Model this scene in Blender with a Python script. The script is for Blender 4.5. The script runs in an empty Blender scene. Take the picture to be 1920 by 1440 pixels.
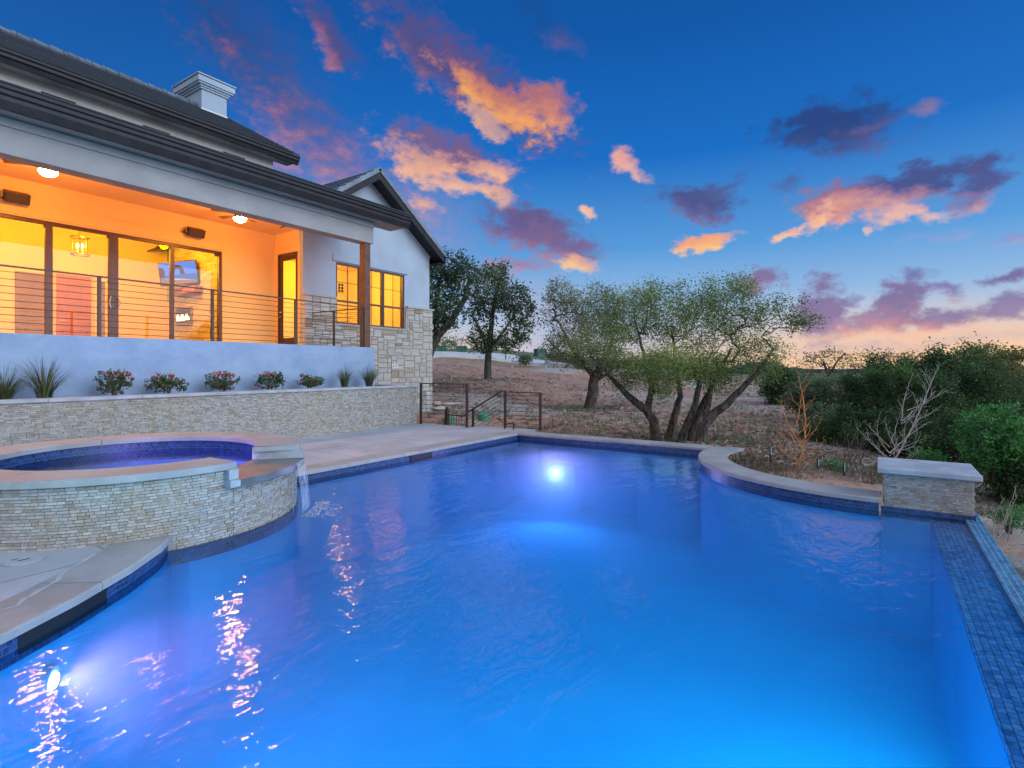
import bpy, math, random
import numpy as np
from mathutils import Vector, noise as mnoise
R = math.radians
random.seed(7); rng = np.random.default_rng(7)
scene = bpy.context.scene
COL = scene.collection
EYE = 1.68                      # camera height over the pool water (z = 0)
F = 1020.0                      # focal length in pixels of a 1920 px wide photo
C34, S34 = math.cos(R(34)), math.sin(R(34))

# ------------------------------------------------------------------ camera
cam_d = bpy.data.cameras.new('camera'); cam = bpy.data.objects.new('camera', cam_d); COL.objects.link(cam)
cam.location = (0, 0, EYE); cam.rotation_euler = (R(90), 0, R(-56))
cam_d.sensor_width = 36; cam_d.lens = F/1920*36; cam_d.shift_y = -30/1920
cam_d.clip_start = 0.05; cam_d.clip_end = 20000
scene.camera = cam
scene.view_settings.view_transform = 'Standard'; scene.view_settings.look = 'None'
scene.view_settings.exposure = 0; scene.view_settings.gamma = 1
scene.cycles.max_bounces = 8; scene.cycles.diffuse_bounces = 3; scene.cycles.glossy_bounces = 4
scene.cycles.transparent_max_bounces = 16; scene.cycles.volume_bounces = 1
scene.cycles.sample_clamp_indirect = 8; scene.cycles.use_denoising = True
scene.cycles.caustics_reflective = False; scene.cycles.caustics_refractive = False

# measurements: rays of the photo met with known planes
def ray(px):
    r = (px-960)/F
    return C34 + r*S34, S34 - r*C34                      # x, y per metre of depth
def PZ(px, py, z):
    d = (EYE-z)*F/(py-690); a, b = ray(px); return Vector((a*d, b*d, z))
def PY(px, py, Y):
    a, b = ray(px); d = Y/b; return Vector((a*d, Y, EYE+(690-py)/F*d))
def PX(px, py, X):
    a, b = ray(px); d = X/a; return Vector((X, b*d, EYE+(690-py)/F*d))
def PD(px, py, d):
    a, b = ray(px); return Vector((a*d, b*d, EYE+(690-py)/F*d))

# ------------------------------------------------------------------ node helpers
def lin(c):
    return tuple(((x/255)/12.92 if x/255 <= .04045 else ((x/255+.055)/1.055)**2.4) for x in c)
class NT:
    def __init__(s, tree): s.t = tree; s.n = tree.nodes; s.l = tree.links
    def new(s, typ, **kw):
        n = s.n.new(typ)
        for k, v in kw.items(): setattr(n, k, v)
        return n
    def put(s, sock, v):
        if isinstance(v, bpy.types.NodeSocket): s.l.new(v, sock)
        elif v is not None:
            if sock.type == 'RGBA' and len(v) == 3: v = (*v, 1)
            sock.default_value = v
    def math(s, op, a, b=None, c=None, clamp=False):
        n = s.new('ShaderNodeMath', operation=op, use_clamp=clamp)
        s.put(n.inputs[0], a)
        if b is not None: s.put(n.inputs[1], b)
        if c is not None: s.put(n.inputs[2], c)
        return n.outputs[0]
    def vm(s, op, a, b=None):
        n = s.new('ShaderNodeVectorMath', operation=op); s.put(n.inputs[0], a)
        if b is not None: s.put(n.inputs[1], b)
        return n.outputs['Value'] if op in ('LENGTH', 'DOT_PRODUCT') else n.outputs[0]
    def mix(s, f, a, b, blend='MIX'):
        n = s.new('ShaderNodeMix', data_type='RGBA', blend_type=blend)
        s.put(n.inputs[0], f); s.put(n.inputs[6], a); s.put(n.inputs[7], b); return n.outputs[2]
    def smooth(s, v, lo, hi):
        n = s.new('ShaderNodeMapRange', interpolation_type='SMOOTHSTEP')
        s.put(n.inputs[0], v); s.put(n.inputs[1], lo); s.put(n.inputs[2], hi); return n.outputs[0]
    def noise(s, vec, scale, detail=4, rough=.55, dist=0):
        n = s.new('ShaderNodeTexNoise')
        if vec is not None: s.put(n.inputs['Vector'], vec)
        n.inputs['Scale'].default_value = scale; n.inputs['Detail'].default_value = detail
        n.inputs['Roughness'].default_value = rough; n.inputs['Distortion'].default_value = dist
        return n.outputs
    def ramp(s, f, stops, interp='LINEAR'):
        n = s.new('ShaderNodeValToRGB'); e = n.color_ramp.elements; n.color_ramp.interpolation = interp
        while len(e) < len(stops): e.new(.5)
        for k, (p, c) in zip(e, stops): k.position = p; k.color = (*c, 1)
        s.put(n.inputs[0], f); return n.outputs[0]
    def mapping(s, vec, loc=(0,0,0), rot=(0,0,0), sc=(1,1,1), typ='POINT'):
        n = s.new('ShaderNodeMapping', vector_type=typ); s.put(n.inputs[0], vec)
        n.inputs[1].default_value = loc; n.inputs[2].default_value = rot; n.inputs[3].default_value = sc
        return n.outputs[0]

# ------------------------------------------------------------------ world: dusk sky with sunset clouds
SUN_AZ, SUN_EL = R(-78), R(22)
W = bpy.data.worlds.new('World'); scene.world = W; W.use_nodes = True
w = NT(W.node_tree); w.n.clear()
D = w.new('ShaderNodeTexCoord').outputs['Generated']
fwd = w.vm('DOT_PRODUCT', D, (C34, S34, 0)); rgt = w.vm('DOT_PRODUCT', D, (S34, -C34, 0))
sep = w.new('ShaderNodeSeparateXYZ'); w.put(sep.inputs[0], D)
az = w.math('ARCTAN2', rgt, fwd); el = w.math('ARCSINE', sep.outputs[2])
cmb = w.new('ShaderNodeCombineXYZ'); w.put(cmb.inputs[0], az); w.put(cmb.inputs[1], el)
ae = cmb.outputs[0]
sky = w.ramp(w.math('MULTIPLY', el, 1/.75), [(0, lin((205,180,180))), (.05, lin((185,190,212))), (.13, lin((156,190,226))), (.28, lin((82,152,216))),
        (.48, lin((8,106,194))), (.72, lin((0,84,166))), (1, lin((0,72,146)))])
sky = w.mix(w.math('MULTIPLY', w.smooth(az, -.15, -.75), .35), sky, lin((0,58,120)))
hor = w.math('MULTIPLY', w.smooth(el, .135, .0), w.smooth(az, .05, .65))
sky = w.mix(hor, sky, lin((255,206,160)))
hor2 = w.math('MULTIPLY', w.smooth(el, .10, .01), w.smooth(az, .1, -.12))
sky = w.mix(w.math('MULTIPLY', hor2, .7), sky, lin((240,205,160)))
# domain warp shared by every cloud
st = w.mapping(ae, sc=(1, 1.35, 1))
n1 = w.noise(st, 5.5, 5, .6); n2 = w.noise(st, 16, 6, .62)
off = w.vm('SUBTRACT', n1[1], (.5,.5,.5)); off = w.vm('MULTIPLY', off, (.11,.075,0))
off2 = w.vm('SUBTRACT', n2[1], (.5,.5,.5)); off2 = w.vm('MULTIPLY', off2, (.05,.04,0))
wp = w.vm('ADD', w.vm('ADD', ae, off), off2)
fine = w.noise(w.mapping(ae, rot=(0,0,R(25)), sc=(1,1.7,1)), 34, 6, .65)[0]
finec = w.math('SUBTRACT', fine, .5)
def ang(x, y):
    a = math.atan((x-960)/F); return a, math.atan((690-y)/F*math.cos(a))
CL = [  # centre x, y, radius x, y (photo px), tilt deg, dark, lit, lit bias, softness, opacity
 (420,70,150,60,42,(8,48,104),(20,60,115),0,.9,.75),
 (545,190,250,75,44,(62,72,128),(165,100,125),-.1,.8,.85),
 (610,265,150,65,35,(120,92,135),(222,128,105),.15,.9,.8),
 (640,330,190,70,28,(135,112,160),(215,150,150),.1,.9,.8),
 (790,400,160,70,35,(150,130,175),(225,165,165),.1,.9,.7),
 (632,70,72,22,36,(80,72,128),(205,120,120),-.05,.45,.9),
 (1048,78,34,14,20,(70,80,140),(150,105,140),0,.7,.7),
 (1000,30,80,26,45,(10,62,130),(30,75,140),0,.9,.6),
 (880,145,190,42,30,(92,76,128),(235,140,95),-.35,.4,.97),
 (800,95,90,26,40,(70,72,130),(130,92,130),-.1,.6,.85),
 (935,188,105,20,29,(190,112,108),(255,176,84),.25,.35,.95),
 (1015,205,52,28,10,(176,108,116),(255,172,96),.1,.35,.95),
 (912,222,44,16,30,(190,150,155),(255,190,130),.1,.35,.9),
 (845,290,108,34,20,(118,88,130),(250,170,120),-.05,.35,.95),
 (800,300,62,26,8,(205,150,140),(255,190,140),.2,.35,.9),
 (915,322,42,18,5,(215,155,145),(255,190,145),.2,.35,.9),
 (850,352,62,13,12,(215,160,150),(255,195,150),.3,.4,.9),
 (932,372,30,14,20,(215,160,150),(255,195,150),.3,.4,.85),
 (798,382,22,9,25,(215,160,150),(250,180,140),.3,.5,.85),
 (990,425,82,30,10,(100,82,132),(175,110,132),-.1,.35,.95),
 (1050,455,62,22,15,(115,92,138),(200,130,138),-.1,.35,.9),
 (975,495,66,15,0,(160,115,145),(215,135,130),.0,.5,.8),
 (1078,490,28,12,5,(225,165,140),(255,205,140),.3,.35,.95),
 (1102,393,15,7,5,(240,180,150),(255,205,160),.3,.35,.9),
 (980,575,140,60,10,(190,155,180),(225,170,170),.0,.9,.7),
 (1172,292,26,17,20,(225,160,150),(245,180,155),.2,.4,.95),
 (1205,318,26,7,30,(215,165,160),(240,185,165),.2,.5,.85),
 (1310,372,76,22,14,(72,76,132),(135,104,145),-.15,.35,.95),
 (1350,350,36,10,-15,(72,84,140),(100,95,145),0,.5,.8),
 (1322,450,62,12,-3,(240,160,120),(255,208,130),.1,.25,1.),
 (1555,235,112,46,4,(34,62,124),(88,84,138),-.25,.35,.97),
 (1590,275,100,32,0,(58,70,130),(110,95,145),-.1,.6,.85),
 (1665,222,70,14,-8,(50,76,138),(120,100,150),0,.6,.8),
 (1728,205,22,12,0,(130,115,160),(170,125,155),0,.6,.8),
 (1700,352,165,22,-4,(66,74,134),(226,150,150),-.2,.3,.95),
 (1565,385,80,24,-3,(150,104,135),(255,172,130),.2,.3,.95),
 (1845,345,55,20,-12,(72,78,138),(215,150,155),-.2,.35,.92),
 (1660,385,90,22,8,(160,120,150),(240,175,155),.1,.5,.8),
 (1690,410,44,10,-4,(225,170,165),(250,190,165),.3,.4,.9),
 (1820,385,42,14,-18,(130,105,150),(240,165,145),0,.4,.85),
 (1740,420,26,8,-5,(225,180,180),(245,195,170),.3,.5,.85),
 (1520,412,34,9,-30,(235,170,150),(255,200,150),.3,.4,.9),
 (1475,435,20,5,-35,(245,180,150),(255,205,150),.3,.4,.9),
 (1480,350,22,9,-10,(70,95,155),(85,100,160),0,.6,.8),
 (1625,432,10,9,70,(225,180,180),(245,195,170),.3,.5,.8),
 (1430,525,34,18,5,(128,104,150),(160,118,150),0,.35,.95),
 (1538,578,46,44,0,(128,106,152),(172,128,158),-.1,.3,.95),
 (1690,565,44,38,0,(124,104,152),(205,136,146),-.15,.3,.95),
 (1640,602,56,13,0,(142,118,160),(240,150,130),.1,.4,.9),
 (1785,590,56,15,0,(120,108,158),(225,140,140),0,.4,.9),
 (1600,568,18,9,0,(125,115,165),(150,125,165),0,.5,.8),
 (1728,520,25,11,-12,(104,108,165),(130,115,165),0,.5,.85),
 (1770,546,32,9,5,(120,108,160),(215,150,160),0,.4,.85),
 (1895,522,58,10,-8,(112,98,150),(205,125,145),-.1,.35,.95),
 (1905,575,62,20,-4,(125,110,160),(160,125,160),0,.4,.9),
 (1760,450,50,6,-3,(150,155,205),(215,165,180),0,.7,.6),
 (1890,450,45,7,-12,(140,140,195),(215,150,165),0,.6,.7),
 (1700,622,330,8,1,(240,185,165),(255,200,150),.2,.8,.8),
 (1640,645,330,12,0,(178,158,182),(225,175,170),-.1,.8,.75),
 (1890,630,90,10,3,(200,170,180),(255,205,160),.1,.8,.6),
 (-500,300,500,90,10,(120,110,150),(200,150,150),0,.8,.7), (2900,250,600,120,-8,(150,120,150),(255,170,120),0,.8,.8),
]
lift = w.math('ADD', w.math('MULTIPLY', w.math('SUBTRACT', n2[0], .5), 1.5), w.math('MULTIPLY', finec, .9))
rag = w.math('ADD', w.math('MULTIPLY_ADD', finec, 1.5, 1.0), w.math('MULTIPLY', w.math('SUBTRACT', n2[0], .5), 1.1))
for (cx, cy, rx, ry, tilt, dk, lt, bias, soft, op) in CL:
    a, e = ang(min(max(cx, -3000), 4000), cy)
    k = math.cos(a)
    # a vanishing share of the sky so far keeps the clouds layered one after another
    wq = w.vm('MULTIPLY_ADD', sky, (1e-7,1e-7,0)); w.put(wq.node.inputs[2], wp)
    q = w.mapping(wq, loc=(a, e, 0), rot=(0,0,R(-tilt)), sc=(rx/F*k*k*1.26+.004, ry/F*k*1.26+.004, 1), typ='TEXTURE')
    dist = w.vm('LENGTH', q)
    dens = w.math('SUBTRACT', rag, dist)
    m = w.math('MULTIPLY', w.smooth(dens, -.10, soft*1.9), op)
    sq = w.new('ShaderNodeSeparateXYZ'); w.put(sq.inputs[0], q)
    lit = w.math('MULTIPLY_ADD', sq.outputs[1], -.66, .12+bias)
    lit = w.math('ADD', lit, lift); lit = w.smooth(lit, -.1, 1.15)
    sky = w.mix(m, sky, w.mix(lit, lin(dk), lin(lt)))
below = w.smooth(el, .0, -.03)
sky = w.mix(below, sky, (.05,.05,.06))
# unseen sky overhead and behind the photographer, brightened to add fill light
behind = w.math('MULTIPLY', w.smooth(el, .62, 1.0), 1.0)
sky = w.mix(behind, sky, (.20,.40,.78))
behind2 = w.math('MULTIPLY', w.smooth(fwd, .15, -.35), w.smooth(el, -.02, .1))
sky = w.mix(behind2, sky, (.78,.86,1.05))
nish = w.new('ShaderNodeTexSky', sky_type='NISHITA'); nish.sun_disc = False
nish.sun_elevation = SUN_EL; nish.sun_rotation = R(90)-SUN_AZ
bg = w.new('ShaderNodeBackground'); w.put(bg.inputs[0], sky); bg.inputs[1].default_value = 1.0
bg2 = w.new('ShaderNodeBackground'); w.put(bg2.inputs[0], nish.outputs[0]); bg2.inputs[1].default_value = .007
ad = w.new('ShaderNodeAddShader'); w.l.new(bg.outputs[0], ad.inputs[0]); w.l.new(bg2.outputs[0], ad.inputs[1])
wo = w.new('ShaderNodeOutputWorld'); w.l.new(ad.outputs[0], wo.inputs[0])
W.cycles.sampling_method = 'MANUAL'; W.cycles.sample_map_resolution = 512

sd = bpy.data.lights.new('dusk_sun', 'SUN'); sd.energy = 2.6; sd.angle = R(50); sd.color = (.72,.84,1.0)
so = bpy.data.objects.new('dusk_sun', sd); COL.objects.link(so)
sdir = Vector((math.cos(SUN_EL)*math.cos(SUN_AZ), math.cos(SUN_EL)*math.sin(SUN_AZ), math.sin(SUN_EL)))
so.rotation_euler = sdir.to_track_quat('Z', 'Y').to_euler()

# ------------------------------------------------------------------ materials
MATS = {}
def mat(name, col=(.5,.5,.5), rough=.6, metal=0, spec=.5, fn=None, emit=None, es=0):
    m = bpy.data.materials.new(name); m.use_nodes = True; t = NT(m.node_tree)
    b = t.n['Principled BSDF']; t.put(b.inputs['Base Color'], col)
    b.inputs['Roughness'].default_value = rough; b.inputs['Metallic'].default_value = metal
    b.inputs['Specular IOR Level'].default_value = spec
    if emit is not None:
        t.put(b.inputs['Emission Color'], emit); b.inputs['Emission Strength'].default_value = es
    if fn: fn(t, b)
    MATS[name] = m; return m
def obj_co(t): return t.new('ShaderNodeTexCoord').outputs['Object']
def uv_co(t): return t.new('ShaderNodeTexCoord').outputs['UV']
def geo_co(t): return t.new('ShaderNodeNewGeometry').outputs['Position']
def bump(t, b, h, strength=.3, dist=.01):
    n = t.new('ShaderNodeBump'); n.inputs['Strength'].default_value = strength; n.inputs['Distance'].default_value = dist
    t.put(n.inputs['Height'], h); t.l.new(n.outputs[0], b.inputs['Normal']); return n
def tint(t):
    n = t.new('ShaderNodeAttribute', attribute_name='tint', attribute_type='GEOMETRY'); return n.outputs['Fac']
def speckled(c1, c2, scale=3, bscale=60, bs=.3, bd=.004, c3=None):
    def fn(t, b):
        p = geo_co(t); n = t.noise(p, scale, 6, .6)[0]; f = t.smooth(n, .35, .68)
        c = t.mix(f, c1, c2)
        if c3: c = t.mix(t.smooth(t.noise(p, scale*9, 5, .7)[0], .55, .75), c, c3)
        t.put(b.inputs['Base Color'], c); bump(t, b, t.noise(p, bscale, 5, .65)[0], bs, bd)
    return fn
def stonefn(cols, bscale=45, dim=.66):
    cols = [(p, tuple(c*dim for c in q)) for p, q in cols]
    def fn(t, b):
        p = geo_co(t); k = tint(t)
        c = t.ramp(k, cols); n = t.noise(p, 22, 5, .7)[0]
        c = t.mix(t.math('MULTIPLY', t.smooth(n, .45, .75), .35), c, (.16,.13,.10))
        c = t.mix(t.math('MULTIPLY', t.smooth(t.noise(p, .9, 3)[0], .45, .7), .3), c, (.42,.33,.22))
        t.put(b.inputs['Base Color'], c); bump(t, b, t.noise(p, bscale, 6, .7)[0], .7, .012)
    return fn
M = mat
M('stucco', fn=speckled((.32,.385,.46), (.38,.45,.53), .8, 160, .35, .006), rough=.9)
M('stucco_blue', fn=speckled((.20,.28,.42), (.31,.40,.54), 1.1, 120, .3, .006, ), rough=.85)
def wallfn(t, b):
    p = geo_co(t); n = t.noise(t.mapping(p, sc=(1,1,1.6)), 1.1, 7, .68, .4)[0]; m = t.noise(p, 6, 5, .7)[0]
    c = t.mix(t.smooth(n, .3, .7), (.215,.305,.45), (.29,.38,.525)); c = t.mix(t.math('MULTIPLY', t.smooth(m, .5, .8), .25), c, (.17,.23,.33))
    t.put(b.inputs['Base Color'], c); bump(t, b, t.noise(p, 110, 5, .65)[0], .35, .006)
M('stucco_cream_lifted', fn=speckled((.72,.70,.64), (.80,.78,.72), .8, 160, .35, .006), rough=.9)  # cream-grey stucco, colour lightened to offset the shade under the eaves
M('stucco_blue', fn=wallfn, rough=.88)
M('beam_stucco', fn=speckled((.29,.27,.265), (.34,.32,.315), 1.2, 150, .3, .005), rough=.9)
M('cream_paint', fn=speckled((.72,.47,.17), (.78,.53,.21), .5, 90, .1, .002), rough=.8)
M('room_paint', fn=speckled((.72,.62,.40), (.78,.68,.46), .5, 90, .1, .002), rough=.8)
M('trim_paint', col=(.66,.64,.61), rough=.6)
M('dark_metal', fn=speckled((.012,.012,.015), (.020,.019,.022), 4, 40, .1, .001), rough=.5, spec=.25)
M('bronze', fn=speckled((.050,.027,.018), (.075,.04,.026), 5, 60, .1, .001), rough=.42)
M('rail_metal', fn=speckled((.035,.022,.018), (.055,.033,.026), 9, 80, .15, .001), rough=.5)
def rooffn(t, b):
    u = uv_co(t); br = t.new('ShaderNodeTexBrick'); t.put(br.inputs['Vector'], u)
    br.offset = .5; br.inputs['Scale'].default_value = 1; br.inputs['Brick Width'].default_value = .33; br.inputs['Row Height'].default_value = .36
    br.inputs['Mortar Size'].default_value = .008
    br.inputs['Color1'].default_value = (.09,.12,.16,1); br.inputs['Color2'].default_value = (.16,.20,.25,1); br.inputs['Mortar'].default_value = (.015,.015,.02,1)
    n = t.noise(u, 9, 5, .7)[0]
    t.put(b.inputs['Base Color'], t.mix(t.math('MULTIPLY', n, .5), br.outputs[0], (.05,.06,.08)))
    bump(t, b, t.math('ADD', t.math('MULTIPLY', br.outputs[1], -1), t.math('MULTIPLY', n, .4)), .8, .02)
M('roof_tile', fn=rooffn, rough=.7)
M('rake_tile', fn=speckled((.13,.16,.20), (.22,.26,.31), 2.5, 40, .4, .006), rough=.65)
LIME = [(0,(.62,.60,.56)), (.3,(.70,.68,.63)), (.55,(.58,.54,.48)), (.75,(.66,.63,.58)), (.9,(.52,.42,.33)), (.985,(.36,.26,.16)), (1,(.34,.19,.08))]
M('limestone', fn=stonefn(LIME, 30), rough=.9)
M('mortar', fn=speckled((.40,.38,.35), (.46,.44,.41), 6, 120, .4, .004), rough=.95)
LEDGE = [(0,(.46,.44,.40)), (.3,(.58,.57,.54)), (.55,(.67,.66,.64)), (.75,(.53,.50,.45)), (.92,(.47,.37,.26)), (1,(.64,.63,.60))]
M('ledgestone', fn=stonefn(LEDGE, 70), rough=.88)
def coping(t, b):
    p = geo_co(t); n = t.noise(p, 1.6, 6, .65)[0]; g = t.noise(p, 28, 5, .7)[0]
    c = t.mix(t.smooth(n, .35, .65), (.25,.255,.26), (.34,.345,.345))
    c = t.mix(t.math('MULTIPLY', t.smooth(g, .5, .72), .4), c, (.28,.245,.21))
    t.put(b.inputs['Base Color'], c); bump(t, b, g, .35, .005)
    t.put(b.inputs['Roughness'], t.math('MULTIPLY_ADD', n, .4, .45))
M('coping_stone', fn=coping)
M('cap_stone', fn=speckled((.28,.31,.35), (.40,.43,.47), 3.5, 40, .3, .004, (.30,.31,.33)), rough=.6)
M('wet_stone', fn=speckled((.10,.11,.12), (.16,.17,.18), 3, 40, .2, .003), rough=.38, spec=.35)
def deckfn(t, b):
    p = geo_co(t); n = t.noise(p, .9, 6, .6)[0]; s = t.noise(p, 55, 3, .6)[0]; s2 = t.noise(p, 7, 5, .7)[0]
    c = t.mix(t.smooth(n, .35, .68), (.31,.34,.38), (.42,.45,.49))
    c = t.mix(t.math('MULTIPLY', t.smooth(s2, .5, .75), .25), c, (.36,.35,.35))
    pit = t.smooth(s, .36, .28); c = t.mix(t.math('MULTIPLY', pit, .65), c, (.17,.17,.18))
    sp = t.new('ShaderNodeSeparateXYZ'); t.put(sp.inputs[0], p)
    def line(v, per, o):
        m = t.math('PINGPONG', t.math('ADD', v, o), per/2); return t.math('LESS_THAN', m, .006)
    j = t.math('MAXIMUM', line(sp.outputs[0], 2.15, .3), line(sp.outputs[1], 1.75, .15))
    c = t.mix(j, c, (.13,.13,.13))
    t.put(b.inputs['Base Color'], c)
    bump(t, b, t.math('SUBTRACT', t.math('SUBTRACT', t.math('MULTIPLY', s, .4), pit), t.math('MULTIPLY', j, 2)), .6, .006)
M('deck_concrete', fn=deckfn, rough=.7)
def tilefn(w_, h_, c1, c2, cm, rough=.12):
    def fn(t, b):
        u = uv_co(t); br = t.new('ShaderNodeTexBrick'); t.put(br.inputs['Vector'], u)
        br.offset = .5; br.inputs['Scale'].default_value = 1; br.inputs['Brick Width'].default_value = w_; br.inputs['Row Height'].default_value = h_
        br.inputs['Mortar Size'].default_value = .0028; br.inputs['Bias'].default_value = 0
        br.inputs['Color1'].default_value = (*c1,1); br.inputs['Color2'].default_value = (*c2,1); br.inputs['Mortar'].default_value = (*cm,1)
        n = t.noise(u, 13, 3, .6)[0]
        t.put(b.inputs['Base Color'], t.mix(t.math('MULTIPLY', t.smooth(n, .45, .7), .6), br.outputs[0], (.01,.03,.09)))
        bump(t, b, t.math('ADD', t.math('MULTIPLY', br.outputs[1], -1), t.math('MULTIPLY', t.noise(u, 30, 2)[0], .25)), .5, .004)
        b.inputs['Roughness'].default_value = rough
    return fn
M('glass_tile', fn=tilefn(.045,.04,(.004,.02,.09),(.02,.075,.24),(.07,.12,.22),.4))
M('lit_ledge_tile', fn=tilefn(.05,.04,(.03,.26,.75),(.13,.48,1.0),(.03,.10,.32), .25))  # tile colour brightened to paint in pool light shining through the ledge
M('spill_tile', fn=tilefn(.105,.042,(.02,.10,.20),(.05,.18,.32),(.24,.36,.44), .35))
def plaster(t, b):
    p = geo_co(t); n = t.noise(p, .8, 5, .6)[0]
    t.put(b.inputs['Base Color'], t.mix(t.smooth(n, .3, .7), (.07,.40,.74), (.11,.48,.82)))
M('pool_plaster', fn=plaster, rough=.9, spec=.0)
LITTER_SHADE = [(PD(a_,700,d_).x, PD(a_,700,d_).y, r_) for a_, d_, r_ in ((1285,13.4,2.6),(1105,24,3.0),(915,33,2.6),(800,28,3.0),(1490,9.6,1.2))]
def dirt(t, b):
    p = geo_co(t); n = t.noise(p, .12, 5, .6)[0]; m = t.noise(p, 1.3, 6, .7)[0]; s = t.noise(t.mapping(p, sc=(1,1,.3)), 11, 6, .8)[0]
    c = t.mix(t.smooth(m, .35, .65), (.25,.125,.08), (.40,.235,.16))
    c = t.mix(t.smooth(n, .48, .60), c, t.mix(m, (.30,.25,.21), (.42,.36,.31)))
    c = t.mix(t.math('MULTIPLY', t.smooth(s, .52, .66), .85), c, (.34,.28,.24))
    c = t.mix(t.math('MULTIPLY', t.smooth(s, .46, .34), .8), c, (.045,.03,.025))
    for (bx, by, br) in LITTER_SHADE:                      # fallen leaves under the trees, with tree shade painted in
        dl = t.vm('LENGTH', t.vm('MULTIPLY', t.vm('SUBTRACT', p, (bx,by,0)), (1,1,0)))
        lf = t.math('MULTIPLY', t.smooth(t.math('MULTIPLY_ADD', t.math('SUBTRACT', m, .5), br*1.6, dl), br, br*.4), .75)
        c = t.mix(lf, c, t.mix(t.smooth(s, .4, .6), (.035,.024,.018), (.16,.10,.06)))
    d = t.vm('LENGTH', p); g = t.smooth(d, 46, 62)
    c = t.mix(t.math('MULTIPLY', g, .9), c, t.mix(m, (.05,.09,.035), (.10,.13,.06)))
    t.put(b.inputs['Base Color'], c); bump(t, b, s, .9, .03)
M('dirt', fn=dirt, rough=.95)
M('mulch', fn=lambda t, b: t.put(b.inputs['Base Color'], t.ramp(tint(t), [(0,(.07,.035,.025)), (.4,(.22,.12,.08)), (.75,(.36,.26,.2)), (1,(.5,.42,.34))])), rough=.9)
M('soil', fn=speckled((.05,.035,.028), (.09,.06,.045), 5, 30, .8, .03), rough=1)
M('road_concrete', fn=speckled((.42,.43,.44), (.50,.51,.52), .5, 20, .2, .01), rough=.8)
M('wood_post', fn=speckled((.085,.036,.018), (.15,.062,.03), 6, 40, .4, .006), rough=.6)
M('door_wood', fn=speckled((.30,.11,.05), (.38,.15,.07), 2, 50, .2, .003), rough=.45)
M('skimmer_dark', col=(.006,.008,.012), rough=.6)
M('closet', fn=speckled((.20,.13,.06), (.24,.16,.08), 2, 50, .2, .003), rough=.6)
M('black_plastic', col=(.02,.016,.014), rough=.4)
M('speaker_grille', fn=lambda t, b: bump(t, b, t.noise(geo_co(t), 300, 2)[0], .6, .003), col=(.035,.022,.015), rough=.7)
M('green_plastic', fn=speckled((.01,.09,.075), (.015,.13,.10), 1.5, 10, .1, .004), rough=.5)
M('green_metal', fn=speckled((.03,.11,.08), (.04,.14,.10), 1.5, 10, .1, .004), rough=.5)
M('lid_green', col=(.05,.26,.16), rough=.5)
M('lid_grey', fn=speckled((.34,.37,.40), (.40,.43,.46), 8, 80, .2, .002), rough=.6)
M('white_plastic', col=(.7,.7,.7), rough=.4)
M('post_green', col=(.02,.035,.03), rough=.6)
M('post_tip', col=(.35,.55,.60), rough=.5)
M('boulder', fn=speckled((.14,.16,.15), (.26,.27,.25), 2.5, 12, .8, .03, (.09,.12,.08)), rough=.9)
M('rubble', fn=speckled((.26,.23,.20), (.40,.37,.33), 2, 14, .7, .03), rough=.9)
def barkfn(c1, c2):
    def fn(t, b):
        p = geo_co(t); n = t.noise(t.mapping(p, sc=(1,1,.35)), 14, 6, .75)[0]
        t.put(b.inputs['Base Color'], t.mix(t.smooth(n, .38, .66), c1, c2)); bump(t, b, n, .9, .03)
    return fn
M('oak_bark', fn=barkfn((.02,.016,.014), (.12,.10,.085)), rough=.95)
M('cedar_bark', fn=barkfn((.05,.04,.035), (.17,.14,.12)), rough=.95)
M('pale_bark', fn=barkfn((.30,.27,.25), (.50,.46,.43)), rough=.8)
M('amber_lit_bark', fn=barkfn((.42,.16,.045), (.68,.30,.09)), rough=.8)  # amber light on the sapling, painted into its bark colour
M('grey_twig', fn=barkfn((.12,.10,.09), (.22,.19,.17)), rough=.9)
def leafmat(name, stops):
    def fn(t, b):
        t.put(b.inputs['Base Color'], t.ramp(tint(t), stops))
        tr = t.new('ShaderNodeBsdfTranslucent'); t.l.new(b.inputs['Base Color'].links[0].from_socket, tr.inputs[0])
        mx = t.new('ShaderNodeMixShader'); mx.inputs[0].default_value = .42
        t.l.new(b.outputs[0], mx.inputs[1]); t.l.new(tr.outputs[0], mx.inputs[2])
        t.l.new(mx.outputs[0], t.n['Material Output'].inputs[0])
    return mat(name, fn=fn, rough=.6, spec=.3)
leafmat('oak_leaf', [(0,(.09,.13,.045)), (.45,(.22,.28,.085)), (.8,(.33,.38,.11)), (1,(.46,.47,.15))])
leafmat('oak_leaf_dry', [(0,(.11,.13,.07)), (.5,(.25,.27,.12)), (1,(.42,.40,.17))])
leafmat('elm_leaf', [(0,(.04,.075,.04)), (.6,(.10,.15,.07)), (1,(.26,.28,.11))])
leafmat('cedar_leaf', [(0,(.018,.048,.018)), (.6,(.06,.13,.038)), (1,(.18,.27,.07))])
leafmat('shrub_leaf', [(0,(.07,.11,.06)), (.6,(.17,.24,.12)), (1,(.30,.36,.18))])
leafmat('bright_leaf', [(0,(.03,.13,.03)), (.6,(.08,.28,.07)), (1,(.18,.45,.13))])
leafmat('yellow_leaf', [(0,(.08,.09,.03)), (.6,(.18,.18,.06)), (1,(.28,.26,.09))])
leafmat('red_leaf', [(0,(.03,.07,.025)), (.5,(.07,.14,.045)), (.75,(.13,.14,.06)), (.86,(.35,.07,.05)), (1,(.60,.05,.05))])
leafmat('grass_blade', [(0,(.04,.075,.035)), (.6,(.10,.15,.065)), (1,(.24,.26,.13))])
leafmat('ground_leaf', [(0,(.05,.055,.03)), (.5,(.12,.10,.06)), (1,(.22,.17,.11))])
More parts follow.
